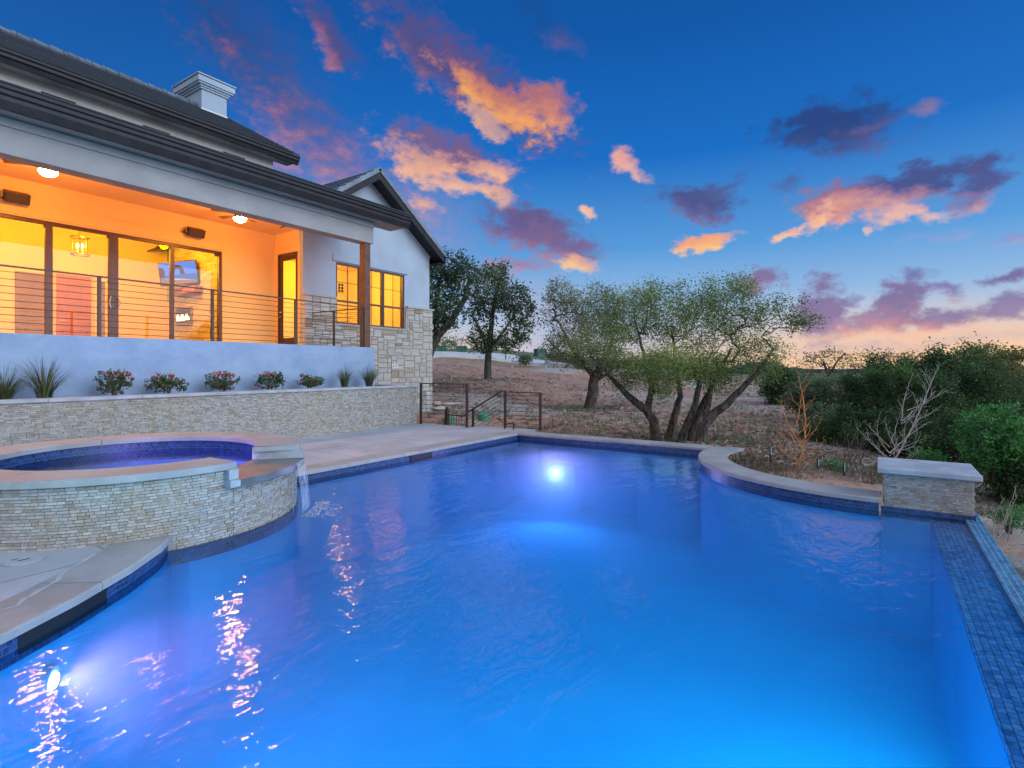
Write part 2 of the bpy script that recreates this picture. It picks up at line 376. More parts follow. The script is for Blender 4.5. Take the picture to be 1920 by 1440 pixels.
def emis(name, col, s):
    m = bpy.data.materials.new(name); m.use_nodes = True; t = NT(m.node_tree); t.n.clear()
    e = t.new('ShaderNodeEmission'); t.put(e.inputs[0], col); e.inputs[1].default_value = s
    o = t.new('ShaderNodeOutputMaterial'); t.l.new(e.outputs[0], o.inputs[0]); MATS[name] = m
emis('lamp_bowl', (1,.70,.12), 130); emis('candle_bulb', (1,.78,.35), 24); emis('pool_lens', (.95,.72,1), 38); emis('flame', (1,.75,.35), 6)
emis('tv_sky', lin((120,150,235)), 1.1); emis('tv_sea', lin((110,125,185)), 1.0); emis('tv_sand', lin((200,130,100)), 1.0)
emis('tv_rock', lin((150,85,60)), .8); emis('tv_foam', lin((225,215,240)), 1.1)
def glassfn(name, tintc, ior=1.45):
    m = bpy.data.materials.new(name); m.use_nodes = True; t = NT(m.node_tree); t.n.clear()
    tr = t.new('ShaderNodeBsdfTransparent'); t.put(tr.inputs[0], tintc)
    gl = t.new('ShaderNodeBsdfGlossy'); gl.inputs['Roughness'].default_value = .01
    fr = t.new('ShaderNodeFresnel'); fr.inputs[0].default_value = ior
    bk = t.new('ShaderNodeNewGeometry').outputs['Backfacing']      # a thin pane only mirrors on its outer skin
    mx = t.new('ShaderNodeMixShader'); t.put(mx.inputs[0], t.math('MULTIPLY', fr.outputs[0], t.math('SUBTRACT', 1.0, bk))); t.l.new(tr.outputs[0], mx.inputs[1]); t.l.new(gl.outputs[0], mx.inputs[2])
    o = t.new('ShaderNodeOutputMaterial'); t.l.new(mx.outputs[0], o.inputs[0]); MATS[name] = m
glassfn('window_glass', (.97,.97,.95)); glassfn('dark_glass', (.02,.02,.025))
def watermat(name, absorb, dens, scat, sdens, rip=1.0):
    m = bpy.data.materials.new(name); m.use_nodes = True; t = NT(m.node_tree); t.n.clear()
    p = geo_co(t)
    a = t.noise(t.mapping(p, rot=(0,0,R(34)), sc=(.55,1.3,1)), 5.5, 3, .55, .6)[0]
    b_ = t.noise(t.mapping(p, rot=(0,0,R(20)), sc=(.6,1.2,1)), 1.3, 3, .5, .4)[0]
    c_ = t.noise(t.mapping(p, rot=(0,0,R(45)), sc=(.5,1.5,1)), 17, 2, .5, .3)[0]
    h = t.math('ADD', t.math('MULTIPLY', a, .44), t.math('ADD', t.math('MULTIPLY', b_, .7), t.math('MULTIPLY', c_, .13)))
    bm = t.new('ShaderNodeBump'); bm.inputs['Strength'].default_value = 1; bm.inputs['Distance'].default_value = .021*rip
    t.put(bm.inputs['Height'], h)
    tr = t.new('ShaderNodeBsdfTransparent')
    gl = t.new('ShaderNodeBsdfGlossy'); gl.inputs['Roughness'].default_value = .035; t.l.new(bm.outputs[0], gl.inputs['Normal'])
    fr = t.new('ShaderNodeFresnel'); fr.inputs[0].default_value = 1.33; t.l.new(bm.outputs[0], fr.inputs['Normal'])
    mx = t.new('ShaderNodeMixShader'); t.put(mx.inputs[0], fr.outputs[0]); t.l.new(tr.outputs[0], mx.inputs[1]); t.l.new(gl.outputs[0], mx.inputs[2])
    o = t.new('ShaderNodeOutputMaterial'); t.l.new(mx.outputs[0], o.inputs[0])
    va = t.new('ShaderNodeVolumeAbsorption'); t.put(va.inputs[0], absorb); va.inputs[1].default_value = dens
    vs = t.new('ShaderNodeVolumeScatter'); t.put(vs.inputs[0], scat); vs.inputs[1].default_value = sdens; vs.inputs['Anisotropy'].default_value = .3
    ad = t.new('ShaderNodeAddShader'); t.l.new(va.outputs[0], ad.inputs[0]); t.l.new(vs.outputs[0], ad.inputs[1])
    t.l.new(ad.outputs[0], o.inputs['Volume']); MATS[name] = m
watermat('pool_water', (.36,.87,.985), .60, (.34,.64,1), .17)
watermat('spa_water', (.35,.62,.98), .7, (.45,.5,1), .06, .5)
def fallmat():
    m = bpy.data.materials.new('falling_water'); m.use_nodes = True; t = NT(m.node_tree); t.n.clear()
    p = geo_co(t); n = t.noise(t.mapping(p, sc=(1,1,.06)), 60, 3, .7)[0]
    tr = t.new('ShaderNodeBsdfTransparent')
    gl = t.new('ShaderNodeBsdfPrincipled'); t.put(gl.inputs['Base Color'], (.75,.8,.9)); gl.inputs['Roughness'].default_value = .25
    mx = t.new('ShaderNodeMixShader'); t.put(mx.inputs[0], t.math('MULTIPLY', t.smooth(n, .36, .66), .62))
    t.l.new(tr.outputs[0], mx.inputs[1]); t.l.new(gl.outputs[0], mx.inputs[2])
    o = t.new('ShaderNodeOutputMaterial'); t.l.new(mx.outputs[0], o.inputs[0]); MATS['falling_water'] = m
fallmat()

# ------------------------------------------------------------------ mesh builder
ORG = {}
def tag(o, label=None, cat=None, group=None, kind=None):
    if label: o['label'] = label
    if cat: o['category'] = cat
    if group: o['group'] = group
    if kind: o['kind'] = kind
    return o
def empty(name, loc=(0,0,0), label=None, cat=None, group=None):
    o = bpy.data.objects.new(name, None); COL.objects.link(o); o.location = loc; o.empty_display_size = .2
    ORG[o.name] = Vector(loc); return tag(o, label, cat, group)
class MB:
    def __init__(s): s.v = []; s.f = []; s.t = []; s.uv = []; s.m = []
    def face(s, pts, tint=.5, uv=None, mi=0):
        i = len(s.v); s.v += [tuple(p) for p in pts]; s.f.append(tuple(range(i, i+len(pts)))); s.t.append(tint); s.uv.append(uv); s.m.append(mi)
    def box(s, a, b, tint=.5, mi=0):
        x0,y0,z0 = (min(a[i], b[i]) for i in range(3)); x1,y1,z1 = (max(a[i], b[i]) for i in range(3))
        p = [Vector((x,y,z)) for z in (z0,z1) for x,y in ((x0,y0),(x1,y0),(x1,y1),(x0,y1))]
        s.hexa(p, tint, mi); return s
    def hexa(s, p, tint=.5, mi=0):          # 4 bottom (ccw) + 4 top
        for q in ((3,2,1,0),(4,5,6,7),(0,1,5,4),(1,2,6,5),(2,3,7,6),(3,0,4,7)): s.face([p[k] for k in q], tint, None, mi)
        return s
    def obox(s, c, ax, ay, az_, tint=.5, mi=0):   # centre and three half axes
        c, ax, ay, az_ = map(Vector, (c, ax, ay, az_))
        s.hexa([c-ax-ay-az_, c+ax-ay-az_, c+ax+ay-az_, c-ax+ay-az_, c-ax-ay+az_, c+ax-ay+az_, c+ax+ay+az_, c-ax+ay+az_], tint, mi); return s
    def bar(s, a, b, wd, hh, up=(0,0,1), tint=.5, mi=0):
        a, b = Vector(a), Vector(b); d = (b-a); u = d.normalized(); sd_ = u.cross(Vector(up))
        if sd_.length < .01: sd_ = u.cross(Vector((1,0,0)))
        sd_.normalize(); up2 = sd_.cross(u)
        s.obox((a+b)/2, d/2, sd_*(wd/2), up2*(hh/2), tint, mi); return s
    def tube(s, pts, rad, n=6, tint=.5, mi=0, cap=True):
        pts = [Vector(p) for p in pts]; N = len(pts)
        if not hasattr(rad, '__len__'): rad = [rad]*N
        base = len(s.v); ref = None
        for i, p in enumerate(pts):
            d = (pts[min(i+1,N-1)]-pts[max(i-1,0)])
            d = d.normalized() if d.length > 1e-9 else Vector((0,0,1))
            if ref is None: ref = d.cross(Vector((0,0,1)));
            if ref.length < .05: ref = d.cross(Vector((1,0,0)))
            ref = (ref - d*ref.dot(d)); ref = ref.normalized() if ref.length > 1e-6 else d.orthogonal().normalized()
            o = d.cross(ref)
            for k in range(n):
                a = 2*math.pi*k/n; s.v.append(tuple(p+(ref*math.cos(a)+o*math.sin(a))*rad[i]))
        for i in range(N-1):
            for k in range(n):
                k2 = (k+1)%n
                s.f.append((base+i*n+k, base+i*n+k2, base+(i+1)*n+k2, base+(i+1)*n+k)); s.t.append(tint); s.uv.append(None); s.m.append(mi)
        if cap:
            s.f.append(tuple(base+k for k in reversed(range(n)))); s.f.append(tuple(base+(N-1)*n+k for k in range(n)))
            s.t += [tint]*2; s.uv += [None]*2; s.m += [mi]*2
        return s
    def prism(s, poly, z0, z1, tint=.5, mi=0, top=True, bottom=True):
        n = len(poly)
        if top: s.face([(p[0],p[1],z1) for p in poly], tint, None, mi)
        if bottom: s.face([(p[0],p[1],z0) for p in reversed(poly)], tint, None, mi)
        for i in range(n):
            a, b = poly[i], poly[(i+1)%n]
            s.face([(a[0],a[1],z0),(b[0],b[1],z0),(b[0],b[1],z1),(a[0],a[1],z1)], tint, None, mi)
        return s
    def strip(s, path, z0, z1, tint=.5, mi=0, uo=0):     # vertical band along a path with running uv
        u = uo
        for a, b in zip(path, path[1:]):
            l = math.hypot(b[0]-a[0], b[1]-a[1])
            s.face([(a[0],a[1],z0),(b[0],b[1],z0),(b[0],b[1],z1),(a[0],a[1],z1)], tint, [(u,z0),(u+l,z0),(u+l,z1),(u,z1)], mi); u += l
        return s
    def lathe(s, c, prof, n=24, tint=.5, mi=0):
        base = len(s.v)
        for r, z in prof:
            for k in range(n):
                a = 2*math.pi*k/n; s.v.append((c[0]+r*math.cos(a), c[1]+r*math.sin(a), c[2]+z))
        for i in range(len(prof)-1):
            for k in range(n):
                k2 = (k+1)%n; s.f.append((base+i*n+k, base+i*n+k2, base+(i+1)*n+k2, base+(i+1)*n+k)); s.t.append(tint); s.uv.append(None); s.m.append(mi)
        return s
    def quads(s, P, tints):                               # P: (n,4,3) array
        i = len(s.v); n = len(P); s.v += [tuple(x) for x in P.reshape(-1,3).tolist()]
        s.f += [(i+4*k, i+4*k+1, i+4*k+2, i+4*k+3) for k in range(n)]; s.t += list(tints); s.uv += [None]*n; s.m += [0]*n
        return s
    def build(s, name, mats, parent=None, org=None, smooth=False, bevel=0, uvs=True):
        if parent is not None: o0 = ORG[parent.name]
        else: o0 = Vector(org) if org is not None else Vector((0,0,0))
        V = np.array(s.v, dtype=float) - np.array(o0)
        me = bpy.data.meshes.new(name); me.from_pydata(V.tolist(), [], s.f)
        if isinstance(mats, str): mats = [mats]
        for m_ in mats: me.materials.append(MATS[m_])
        me.attributes.new('tint', 'FLOAT', 'FACE').data.foreach_set('value', s.t)
        if max(s.m, default=0): me.polygons.foreach_set('material_index', s.m)
        if uvs:
            ul = me.uv_layers.new(name='UVMap'); data = []
            for fi, pl in enumerate(me.polygons):
                if s.uv[fi] is not None: data += [c for q in s.uv[fi] for c in q]; continue
                n = pl.normal
                for vi in pl.vertices:
                    p = s.v[vi]
                    if abs(n.z) > .95: data += [p[0], p[1]]
                    else:
                        h = math.hypot(n.x, n.y) or 1; tx, ty = -n.y/h, n.x/h
                        k = h if h > .1 else 1
                        data += [p[0]*tx+p[1]*ty, p[2]/k]
            ul.data.foreach_set('uv', data)
        if smooth: me.polygons.foreach_set('use_smooth', [True]*len(me.polygons))
        me.update()
        o = bpy.data.objects.new(name, me); COL.objects.link(o)
        if parent is not None: o.parent = parent
        else: o.location = o0
        ORG[o.name] = o0
        if bevel:
            # merge corners so the bevel can round real edges
            import bmesh
            bm = bmesh.new(); bm.from_mesh(me); bmesh.ops.remove_doubles(bm, verts=bm.verts, dist=1e-5); bm.to_mesh(me); bm.free()
            md = o.modifiers.new('bevel', 'BEVEL'); md.width = bevel; md.segments = 2; md.limit_method = 'ANGLE'
        return o
def light(name, typ, loc, energy, col, size=.1, target=None, parent=None, spot=None):
    l = bpy.data.lights.new(name, typ); l.energy = energy; l.color = col
    o = bpy.data.objects.new(name, l); COL.objects.link(o)
    if typ == 'AREA': l.shape = 'DISK'; l.size = size
    else: l.shadow_soft_size = size
    if typ == 'SPOT': l.spot_size = R(spot or 120); l.spot_blend = .8
    loc = Vector(loc)
    if parent is not None: o.parent = parent; o.location = loc-ORG[parent.name]
    else: o.location = loc
    if target is not None: o.rotation_euler = (loc-Vector(target)).to_track_quat('Z','Y').to_euler()
    return o
def copy_tree(o, parent=None):
    c = o.copy(); COL.objects.link(c); c.parent = parent
    for ch in [x for x in bpy.data.objects if x.parent == o]: copy_tree(ch, c)
    return c

# split-face veneer: real little stones standing off a wall; frame(u) -> point on wall, outward normal
def veneer(mb, frame, u0, u1, z0, z1, bw=(.045,.085), bh=.027, dep=(.005,.016), bend=False):
    z = z0; k = 0
    while z < z1-.004:
        h = min(bh*random.uniform(.92,1.08), z1-z)
        if z1-(z+h) < .01: h = z1-z
        u = u0 - random.uniform(0,.05)
        while u < u1-.003:
            l = random.uniform(*bw); a = max(u, u0); b = min(u+l, u1); u += l
            if b-a < .012: continue
            g = .002; d = random.uniform(*dep); tt = random.random()
            pa, na = frame(a+g); pb, nb = frame(b-g); dd = [d+random.uniform(-.004,.004) for _ in range(4)]
            zb, zt = z+g, z+h-g
            q0 = [(pa.x,pa.y,zb),(pb.x,pb.y,zb),(pb.x,pb.y,zt),(pa.x,pa.y,zt)]
            q1 = [(pa.x+na.x*dd[0],pa.y+na.y*dd[0],zb+.001),(pb.x+nb.x*dd[1],pb.y+nb.y*dd[1],zb+.001),
                  (pb.x+nb.x*dd[2],pb.y+nb.y*dd[2],zt-.001),(pa.x+na.x*dd[3],pa.y+na.y*dd[3],zt-.001)]
            i = len(mb.v); mb.v += q0+q1
            mb.f += [(i+4,i+5,i+6,i+7),(i,i+1,i+5,i+4),(i+1,i+2,i+6,i+5),(i+2,i+3,i+7,i+6),(i+3,i,i+4,i+7)]
            mb.t += [tt]*5; mb.uv += [None]*5; mb.m += [0]*5
        z += h; k += 1
def flat_frame(p0, p1):
    p0, p1 = Vector(p0), Vector(p1); d = (p1-p0).normalized(); n = Vector((d.y, -d.x, 0))
    return lambda u: (p0+d*u, n)
def ashlar(mb, frame, U, z0, z1, cell=.085, skip=None):
    nu, nz = int(U/cell), int((z1-z0)/cell); cu, cz = U/nu, (z1-z0)/nz
    occ = [[bool(skip and skip((i+.5)*cu, z0+(j+.5)*cz)) for i in range(nu)] for j in range(nz)]
    for j in range(nz):
        for i in range(nu):
            if occ[j][i]: continue
            ww = random.choice((3,4,4,5,6,7)); hh = random.choice((1,2,2,2,3,3))
            w_ = 0
            while w_ < ww and i+w_ < nu and not occ[j][i+w_]: w_ += 1
            h_ = 1
            while h_ < hh and j+h_ < nz and not any(occ[j+h_][i:i+w_]): h_ += 1
            for jj in range(j, j+h_):
                for ii in range(i, i+w_): occ[jj][ii] = True
            g = .005; a, b, zb, zt = i*cu+g, (i+w_)*cu-g, z0+j*cz+g, z0+(j+h_)*cz-g
            tt = random.random()**1.3*.97
            if random.random() < .006: tt = 1.0
            m = 3
            def P(u, z, d):
                p, n = frame(u); return (p.x+n.x*d, p.y+n.y*d, z)
            us = [a, a+.012, (a+b)/2, b-.012, b]; zs = [zb, zb+.012, (zb+zt)/2, zt-.012, zt]
            i0 = len(mb.v)
            for zz in zs:
                for uu in us:
                    e = uu in (a, b) or zz in (zb, zt)
                    mb.v.append(P(uu, zz, .004 if e else random.uniform(.022,.042)))
            for y_ in range(4):
                for x_ in range(4):
                    q = i0+y_*5+x_; mb.f.append((q,q+1,q+6,q+5)); mb.t.append(tt); mb.uv.append(None); mb.m.append(0)

# ================================================================== POOL, DECK, TERRAIN
DZ = .18                                            # deck and coping top
SC = Vector((2.70, 6.95, 0)); SR, SRI = 1.74, 1.24  # spa ring
BC = Vector((10.2, 0, 0))                           # planting bite beside the pool
def arc(c, r, a0, a1, n): return [Vector((c.x+r*math.cos(R(a0+(a1-a0)*k/n)), c.y+r*math.sin(R(a0+(a1-a0)*k/n)), 0)) for k in range(n+1)]
near = [Vector(p+(0,)) for p in ((-3.2,3.55),(-1.6,3.52),(-.4,3.66),(.35,3.86),(.94,4.13),(1.34,4.38),(1.79,4.72),(2.14,5.05),(2.40,5.40))]
spa_arc = arc(SC, 1.68, -100, 0, 28)
bite = arc(BC, 2.62, 84, 180, 26)
YI, YO, YE = -.47, -.77, -.92                       # infinity edge: inner line, weir, outer line
PFX = 7.62                                          # pool-side face of the pier
pool_poly = near + spa_arc[1:] + [Vector((10.53,6.93,0))] + bite + [Vector((PFX,0,0)), Vector((PFX,YI,0)), Vector((-3.2,YI,0))]
poly2 = [(p.x,p.y) for p in pool_poly]
def inside(pt, poly):
    x, y = pt; c = False; n = len(poly); j = n-1
    for i in range(n):
        xi, yi = poly[i]; xj, yj = poly[j]
        if (yi > y) != (yj > y) and x < (xj-xi)*(y-yi)/(yj-yi)+xi: c = not c
        j = i
    return c

pool = empty('swimming_pool', (4,3,0), 'large freeform pool with blue tiled waterline, stone coping and an infinity edge', 'swimming pool')
FL = -1.35
mb = MB(); mb.face([(p.x,p.y,FL) for p in pool_poly])
loop = pool_poly+[pool_poly[0]]
mb.strip(list(reversed(loop)), FL-.05, -.04)
# corner steps and bench
for r_, z_ in ((.85,-.26),):
    c = Vector((10.53, 3.15, 0)); mb.prism([(p.x,p.y) for p in arc(c, r_, 90, 270, 20)], FL, z_)
mb.prism([(10.53,6.0),(10.02,6.0),(10.02,5.2),(10.53,5.2)], FL, -.36)
mb.build('basin', 'pool_plaster', pool)
mb = MB()
band = [(p.x,p.y) for p in near+spa_arc[1:]+[Vector((10.53,6.93,0))]+bite+[Vector((PFX,0,0))]]
mb.strip(list(reversed(band)), -.039, DZ-.045)
mb.build('waterline_tile', 'glass_tile', pool)
pth = [Vector((1.02,4.18-.006,0)), Vector((1.34,4.38-.006,0)), Vector((1.60,4.577-.006,0))]
for pp_ in ([(p.x+.004,p.y) for p in reversed(pth)], [(7.60,6.925),(7.04,6.925)]):       # dark mouths of the two skimmers under the coping
    mb = MB(); mb.strip(pp_, .0, DZ-.05); mb.strip([(x-.0, y-.004) for x, y in pp_], .0, .012); mb.build('skimmer_mouth', 'skimmer_dark', pool)
def ring_coping(mb, inner, outer, z0, z1, every=1.15, over=.03):
    """coping stones between two offset paths, with open joints and a rounded nose"""
    L = [0]
    for a, b in zip(inner, inner[1:]): L.append(L[-1]+(b-a).length)
    n = max(1, round(L[-1]/every)); cuts = [L[-1]*k/n for k in range(n+1)]
    def at(path, s):
        for k in range(len(L)-1):
            if s <= L[k+1]+1e-9:
                f = (s-L[k])/max(L[k+1]-L[k], 1e-9); return path[k].lerp(path[k+1], f)
        return path[-1]
    for c0, c1 in zip(cuts, cuts[1:]):
        g = .003; ss = [c0+g]+[x for x in L if c0+g+.01 < x < c1-g-.01]+[c1-g]; tt = random.random()
        i0 = [at(inner, s) for s in ss]; o0 = [at(outer, s) for s in ss]
        for k in range(len(ss)-1):
            a, b, c, d = i0[k], i0[k+1], o0[k+1], o0[k]
            ia, ib = a+(d-a).normalized()*.012, b+(c-b).normalized()*.012
            mb.face([(ia.x,ia.y,z1),(d.x,d.y,z1),(c.x,c.y,z1),(ib.x,ib.y,z1)], tt)
            mb.face([(a.x,a.y,z1-.012),(ia.x,ia.y,z1),(ib.x,ib.y,z1),(b.x,b.y,z1-.012)], tt)
            mb.face([(a.x,a.y,z0),(a.x,a.y,z1-.012),(b.x,b.y,z1-.012),(b.x,b.y,z0)], tt)
            mb.face([(a.x,a.y,z0),(b.x,b.y,z0),(c.x,c.y,z0),(d.x,d.y,z0)], tt)
            mb.face([(d.x,d.y,z1),(d.x,d.y,z0),(c.x,c.y,z0),(c.x,c.y,z1)], tt)
        for (a, d) in ((i0[0], o0[0]), (i0[-1], o0[-1])):
            mb.face([(a.x,a.y,z0),(d.x,d.y,z0),(d.x,d.y,z1),(a.x,a.y,z1-.006)], tt)
def offset(path, dist):                                # + = to the left of travel
    out = []
    for i, p in enumerate(path):
        d = (path[min(i+1,len(path)-1)]-path[max(i-1,0)]).normalized(); out.append(p+Vector((-d.y,d.x,0))*dist)
    return out
mb = MB()
ring_coping(mb, offset(near, -.03), offset(near, .40), DZ-.055, DZ)
mb.build('coping', 'coping_stone', pool); mb = MB()
o_ = Vector((4.42,6.90,0)); e_ = Vector((10.50,6.90,0))
ring_coping(mb, [o_, e_], [Vector((4.42,7.30,0)), Vector((10.93,7.30,0))], DZ-.055, DZ)
ring_coping(mb, [e_, Vector((10.50,2.66,0))], [Vector((10.93,7.30,0)), Vector((10.93,2.66,0))], DZ-.055, DZ)
mb.build('coping', 'coping_stone', pool); mb = MB()
b1, b2 = arc(BC, 2.66, 76, 180, 30), arc(BC, 2.20, 72, 180, 30)
ring_coping(mb, b1, b2, DZ-.052, DZ+.003)
ring_coping(mb, [b1[-1], Vector((7.54,-.03,0))], [b2[-1], Vector((8.0,-.03,0))], DZ-.052, DZ+.003)
mb.build('coping', 'coping_stone', pool)
# infinity edge: submerged tile ledge, tilted weir, outer face
mb = MB()
mb.face([(-3.2,YO,0),(PFX+.1,YO,0),(PFX+.1,YI,-.01),(-3.2,YI,-.01)])
mb.strip([(PFX+.1,YI-.001),(-3.2,YI-.001)], -.5, -.01)
mb.build('submerged_ledge', 'lit_ledge_tile', pool)
mb = MB()
mb.face([(-3.2,YE,.031),(PFX+.85,YE,.031),(PFX+.85,YO,.045),(-3.2,YO,.045)], uv=[(-3.2,0),(PFX+.85,0),(PFX+.85,.15),(-3.2,.15)])
mb.strip([(-3.2,YE),(PFX+.85,YE)], -1.8, .031)
mb.face([(-3.2,YO,0),(PFX+.1,YO,0),(PFX+.1,YO,.045),(-3.2,YO,.045)])
mb.build('weir', 'spill_tile', pool)
# water body: closed, its sides run inside the shell
grown = []
for p in pool_poly:
    if abs(p.y-YI) < 1e-3: grown.append((p.x, YO))
    else: grown.append((p.x, p.y))
gv = []
for i, p in enumerate(grown):                       # push the sides a little way into the shell
    a, b = Vector(grown[i-1]), Vector(grown[(i+1) % len(grown)]); p = Vector(p)
    n1_, n2_ = (p-a).normalized(), (b-p).normalized(); m_ = Vector((-n1_.y-n2_.y, n1_.x+n2_.x)); m_.normalize()
    gv.append(tuple(p+m_*.025/max(.4, m_.dot(Vector((-n1_.y, n1_.x))))))
grown = gv
mb = MB(); mb.prism(list(reversed(grown)), FL-.08, .035)
tag(mb.build('pool_water', 'pool_water', uvs=False), kind='structure')

# underwater lights
def pool_light(loc, dirv, energy, label, col=(1,.38,.95), size=.16):
    loc = Vector(loc); d = Vector(dirv).normalized()
    e = empty('underwater_light', loc, label, 'pool light', 'round lights set in the pool walls')
    s = d.cross(Vector((0,0,1))).normalized(); u = s.cross(d)
    m_ = MB(); m_.tube([loc-d*.05, loc+d*.008], [.085,.085], 20); m_.build('rim', 'pool_plaster', e)
    m_ = MB(); m_.tube([loc+d*.008, loc+d*.022, loc+d*.028], [.052,.042,.02], 20); m_.build('lens', 'pool_lens', e)
    light('glow', 'SPOT', loc+d*.06, energy, col, .05, loc+d, e, 128); return e
PL = [pool_light((9.98,5.62,-.52), (-1,-.45,.10), 620, 'glowing violet-white light under the water at the far end of the pool'),
      pool_light((1.20,4.255,-.26), (.75,-.65,-.05), 150, 'glowing violet-white light under the water below the near curved coping')]
# more of the same lights outside the frame, below and behind the photographer
for (l, d, en) in (((-3.1,2.6,-.4),(1,.0,.0),1000), ((-3.1,.6,-.4),(1,.12,.0),1000), ((.3,-.40,-.3),(.8,1,.0),300), ((2.6,-.40,-.3),(.4,1,.0),430)):
    light('pool_wall_lamp', 'SPOT', l, en*1.05, (.0,.70,1), .22, Vector(l)+Vector(d), None, 160)

# pier at the end of the infinity edge
pier = empty('stone_pier', (8.03,-.45,0), 'squat stone veneered pier with a thick slab cap at the corner of the infinity edge', 'pier')
mb = MB(); mb.box((PFX+.02,-.845,-1.4), (8.43,-.055,.47)); mb.build('core', 'mortar', pier)
mb = MB()
for a, b in (((PFX+.02,-.055),(PFX+.02,-.845)), ((PFX+.02,-.845),(8.43,-.845)), ((8.43,-.845),(8.43,-.055)), ((8.43,-.055),(PFX+.02,-.055))):
    L_ = math.hypot(b[0]-a[0], b[1]-a[1]); veneer(mb, (lambda p0, p1: (lambda u: (Vector((p0[0],p0[1],0)).lerp(Vector((p1[0],p1[1],0)), u/L_), Vector((-(p1[1]-p0[1]), p1[0]-p0[0], 0)).normalized()*-1)))(a, b), 0, L_, .085, .47)
mb.build('stone_face', 'ledgestone', pier)
mb = MB(); mb.strip([(PFX+.004,-.02),(PFX+.004,-.86)], -.05, .085); mb.strip([(8.44,-.02),(PFX,-.02)], -.05, .085); mb.strip([(PFX,-.862),(8.44,-.862)], -1.2, .085); mb.build('tile_band', 'glass_tile', pier)
mb = MB(); mb.box((7.565,-.915,.47), (8.50,.015,.53)); mb.build('cap', 'cap_stone', pier, bevel=.008)

# spa
spa = empty('raised_spa', SC, 'round raised stone spa with a spillway lip pouring into the pool', 'spa')
SZ = .76; SW = .60; A0, A1 = -83, -42.5        # coping top, spillway top, notch angles
def sfr(u): a = u/1.685; return (Vector((SC.x+1.685*math.cos(a), SC.y+1.685*math.sin(a), 0)), Vector((math.cos(a), math.sin(a), 0)))
mb = MB()
c_ = [(p.x,p.y) for p in arc(SC, 1.684, 0, 360, 72)][:-1]
for p, q in zip(c_, c_[1:]+c_[:1]): mb.face([(p[0],p[1],-.04),(q[0],q[1],-.04),(q[0],q[1],.50),(p[0],p[1],.50)])
for p, q in zip(arc(SC,1.684,A1,360+A0,60), arc(SC,1.684,A1,360+A0,60)[1:]): mb.face([(p.x,p.y,.5),(q.x,q.y,.5),(q.x,q.y,SZ-.065),(p.x,p.y,SZ-.065)])
mb.build('core', 'mortar', spa)
mb = MB()
veneer(mb, sfr, R(150)*1.685, R(360+A0)*1.685, .03, SZ-.06)
veneer(mb, sfr, R(A0)*1.685, R(A1)*1.685, .03, SW-.075)
veneer(mb, sfr, R(A1)*1.685, R(150)*1.685, .03, SZ-.06)
mb.build('stone_face', 'ledgestone', spa)
mb = MB(); mb.strip([(p.x,p.y) for p in arc(SC, 1.715, -130, 30, 60)], -.1, .035); mb.build('waterline_tile', 'glass_tile', spa)
mb = MB(); ring_coping(mb, arc(SC,SRI,A1-3,360+A0+3,90), arc(SC,1.745,A1,360+A0,90), SZ-.062, SZ, 1.3)
# outward faces of the ring need a nosing as well: a bevelled outer lip
mb.build('coping', 'coping_stone', spa)
mb = MB()
ii, oo = arc(SC,SRI-.02,A0+1,A1+1,24), arc(SC,1.80,A0-1.5,A1+1.5,24)
for k in range(24):
    a,b,c,d = ii[k],ii[k+1],oo[k+1],oo[k]
    mb.face([(a.x,a.y,SW),(d.x,d.y,SW-.006),(c.x,c.y,SW-.006),(b.x,b.y,SW)]); mb.face([(d.x,d.y,SW-.075),(c.x,c.y,SW-.075),(c.x,c.y,SW-.006),(d.x,d.y,SW-.006)])
    mb.face([(a.x,a.y,SW-.075),(b.x,b.y,SW-.075),(c.x,c.y,SW-.075),(d.x,d.y,SW-.075)]); mb.face([(a.x,a.y,SW-.3),(b.x,b.y,SW-.3),(b.x,b.y,SW),(a.x,a.y,SW)])
for p_, q_ in ((ii[0],oo[0]),(ii[-1],oo[-1])): mb.face([(p_.x,p_.y,SW-.075),(q_.x,q_.y,SW-.075),(q_.x,q_.y,SW-.006),(p_.x,p_.y,SW)])
mb.build('spillway_slab', 'wet_stone', spa)
mb = MB()
for aa, s_ in ((A0,-1),(A1,1)):
    a_ = R(aa+s_*1.6); er = Vector((math.cos(a_), math.sin(a_), 0)); et = Vector((-er.y, er.x, 0))
    c = SC+er*1.50+Vector((0,0,SW+.047)); mb.obox(c, er*.275, et*.05, Vector((0,0,.05)))
    mb.build('notch_block', 'cap_stone', spa, bevel=.006); mb = MB()
    if s_ < 0: mb.obox(SC+er*1.50+Vector((0,0,SW-.04)), er*.30, et*.055, Vector((0,0,.036))); mb.build('notch_block', 'cap_stone', spa, bevel=.006); mb = MB()
mb = MB(); mb.strip([(p.x,p.y) for p in reversed(arc(SC, SRI+.035, A1, 360+A0, 90))], .45, SZ-.06); mb.build('inner_tile', 'glass_tile', spa)
mb = MB()
c1 = arc(SC, SRI+.04, 0, 360, 72); mb.strip([(p.x,p.y) for p in reversed(c1)], -.2, .47)
mb.face([(p.x,p.y,-.2) for p in c1[:-1]])
for r_, z_ in ((1.28,.30),):
    o1, i1 = arc(SC, r_, 0, 360, 60), arc(SC, .78, 0, 360, 60)
    for k in range(60): mb.face([(i1[k].x,i1[k].y,z_),(o1[k].x,o1[k].y,z_),(o1[k+1].x,o1[k+1].y,z_),(i1[k+1].x,i1[k+1].y,z_)])
    mb.strip([(p.x,p.y) for p in reversed(i1)], -.2, z_)
mb.build('basin', 'pool_plaster', spa)
mb = MB(); mb.prism([(p.x,p.y) for p in arc(SC, SRI+.045, 0, 360, 72)[:-1]], -.25, SW-.012)
tag(mb.build('spa_water', 'spa_water', org=(SC.x,SC.y,0), uvs=False), kind='structure')
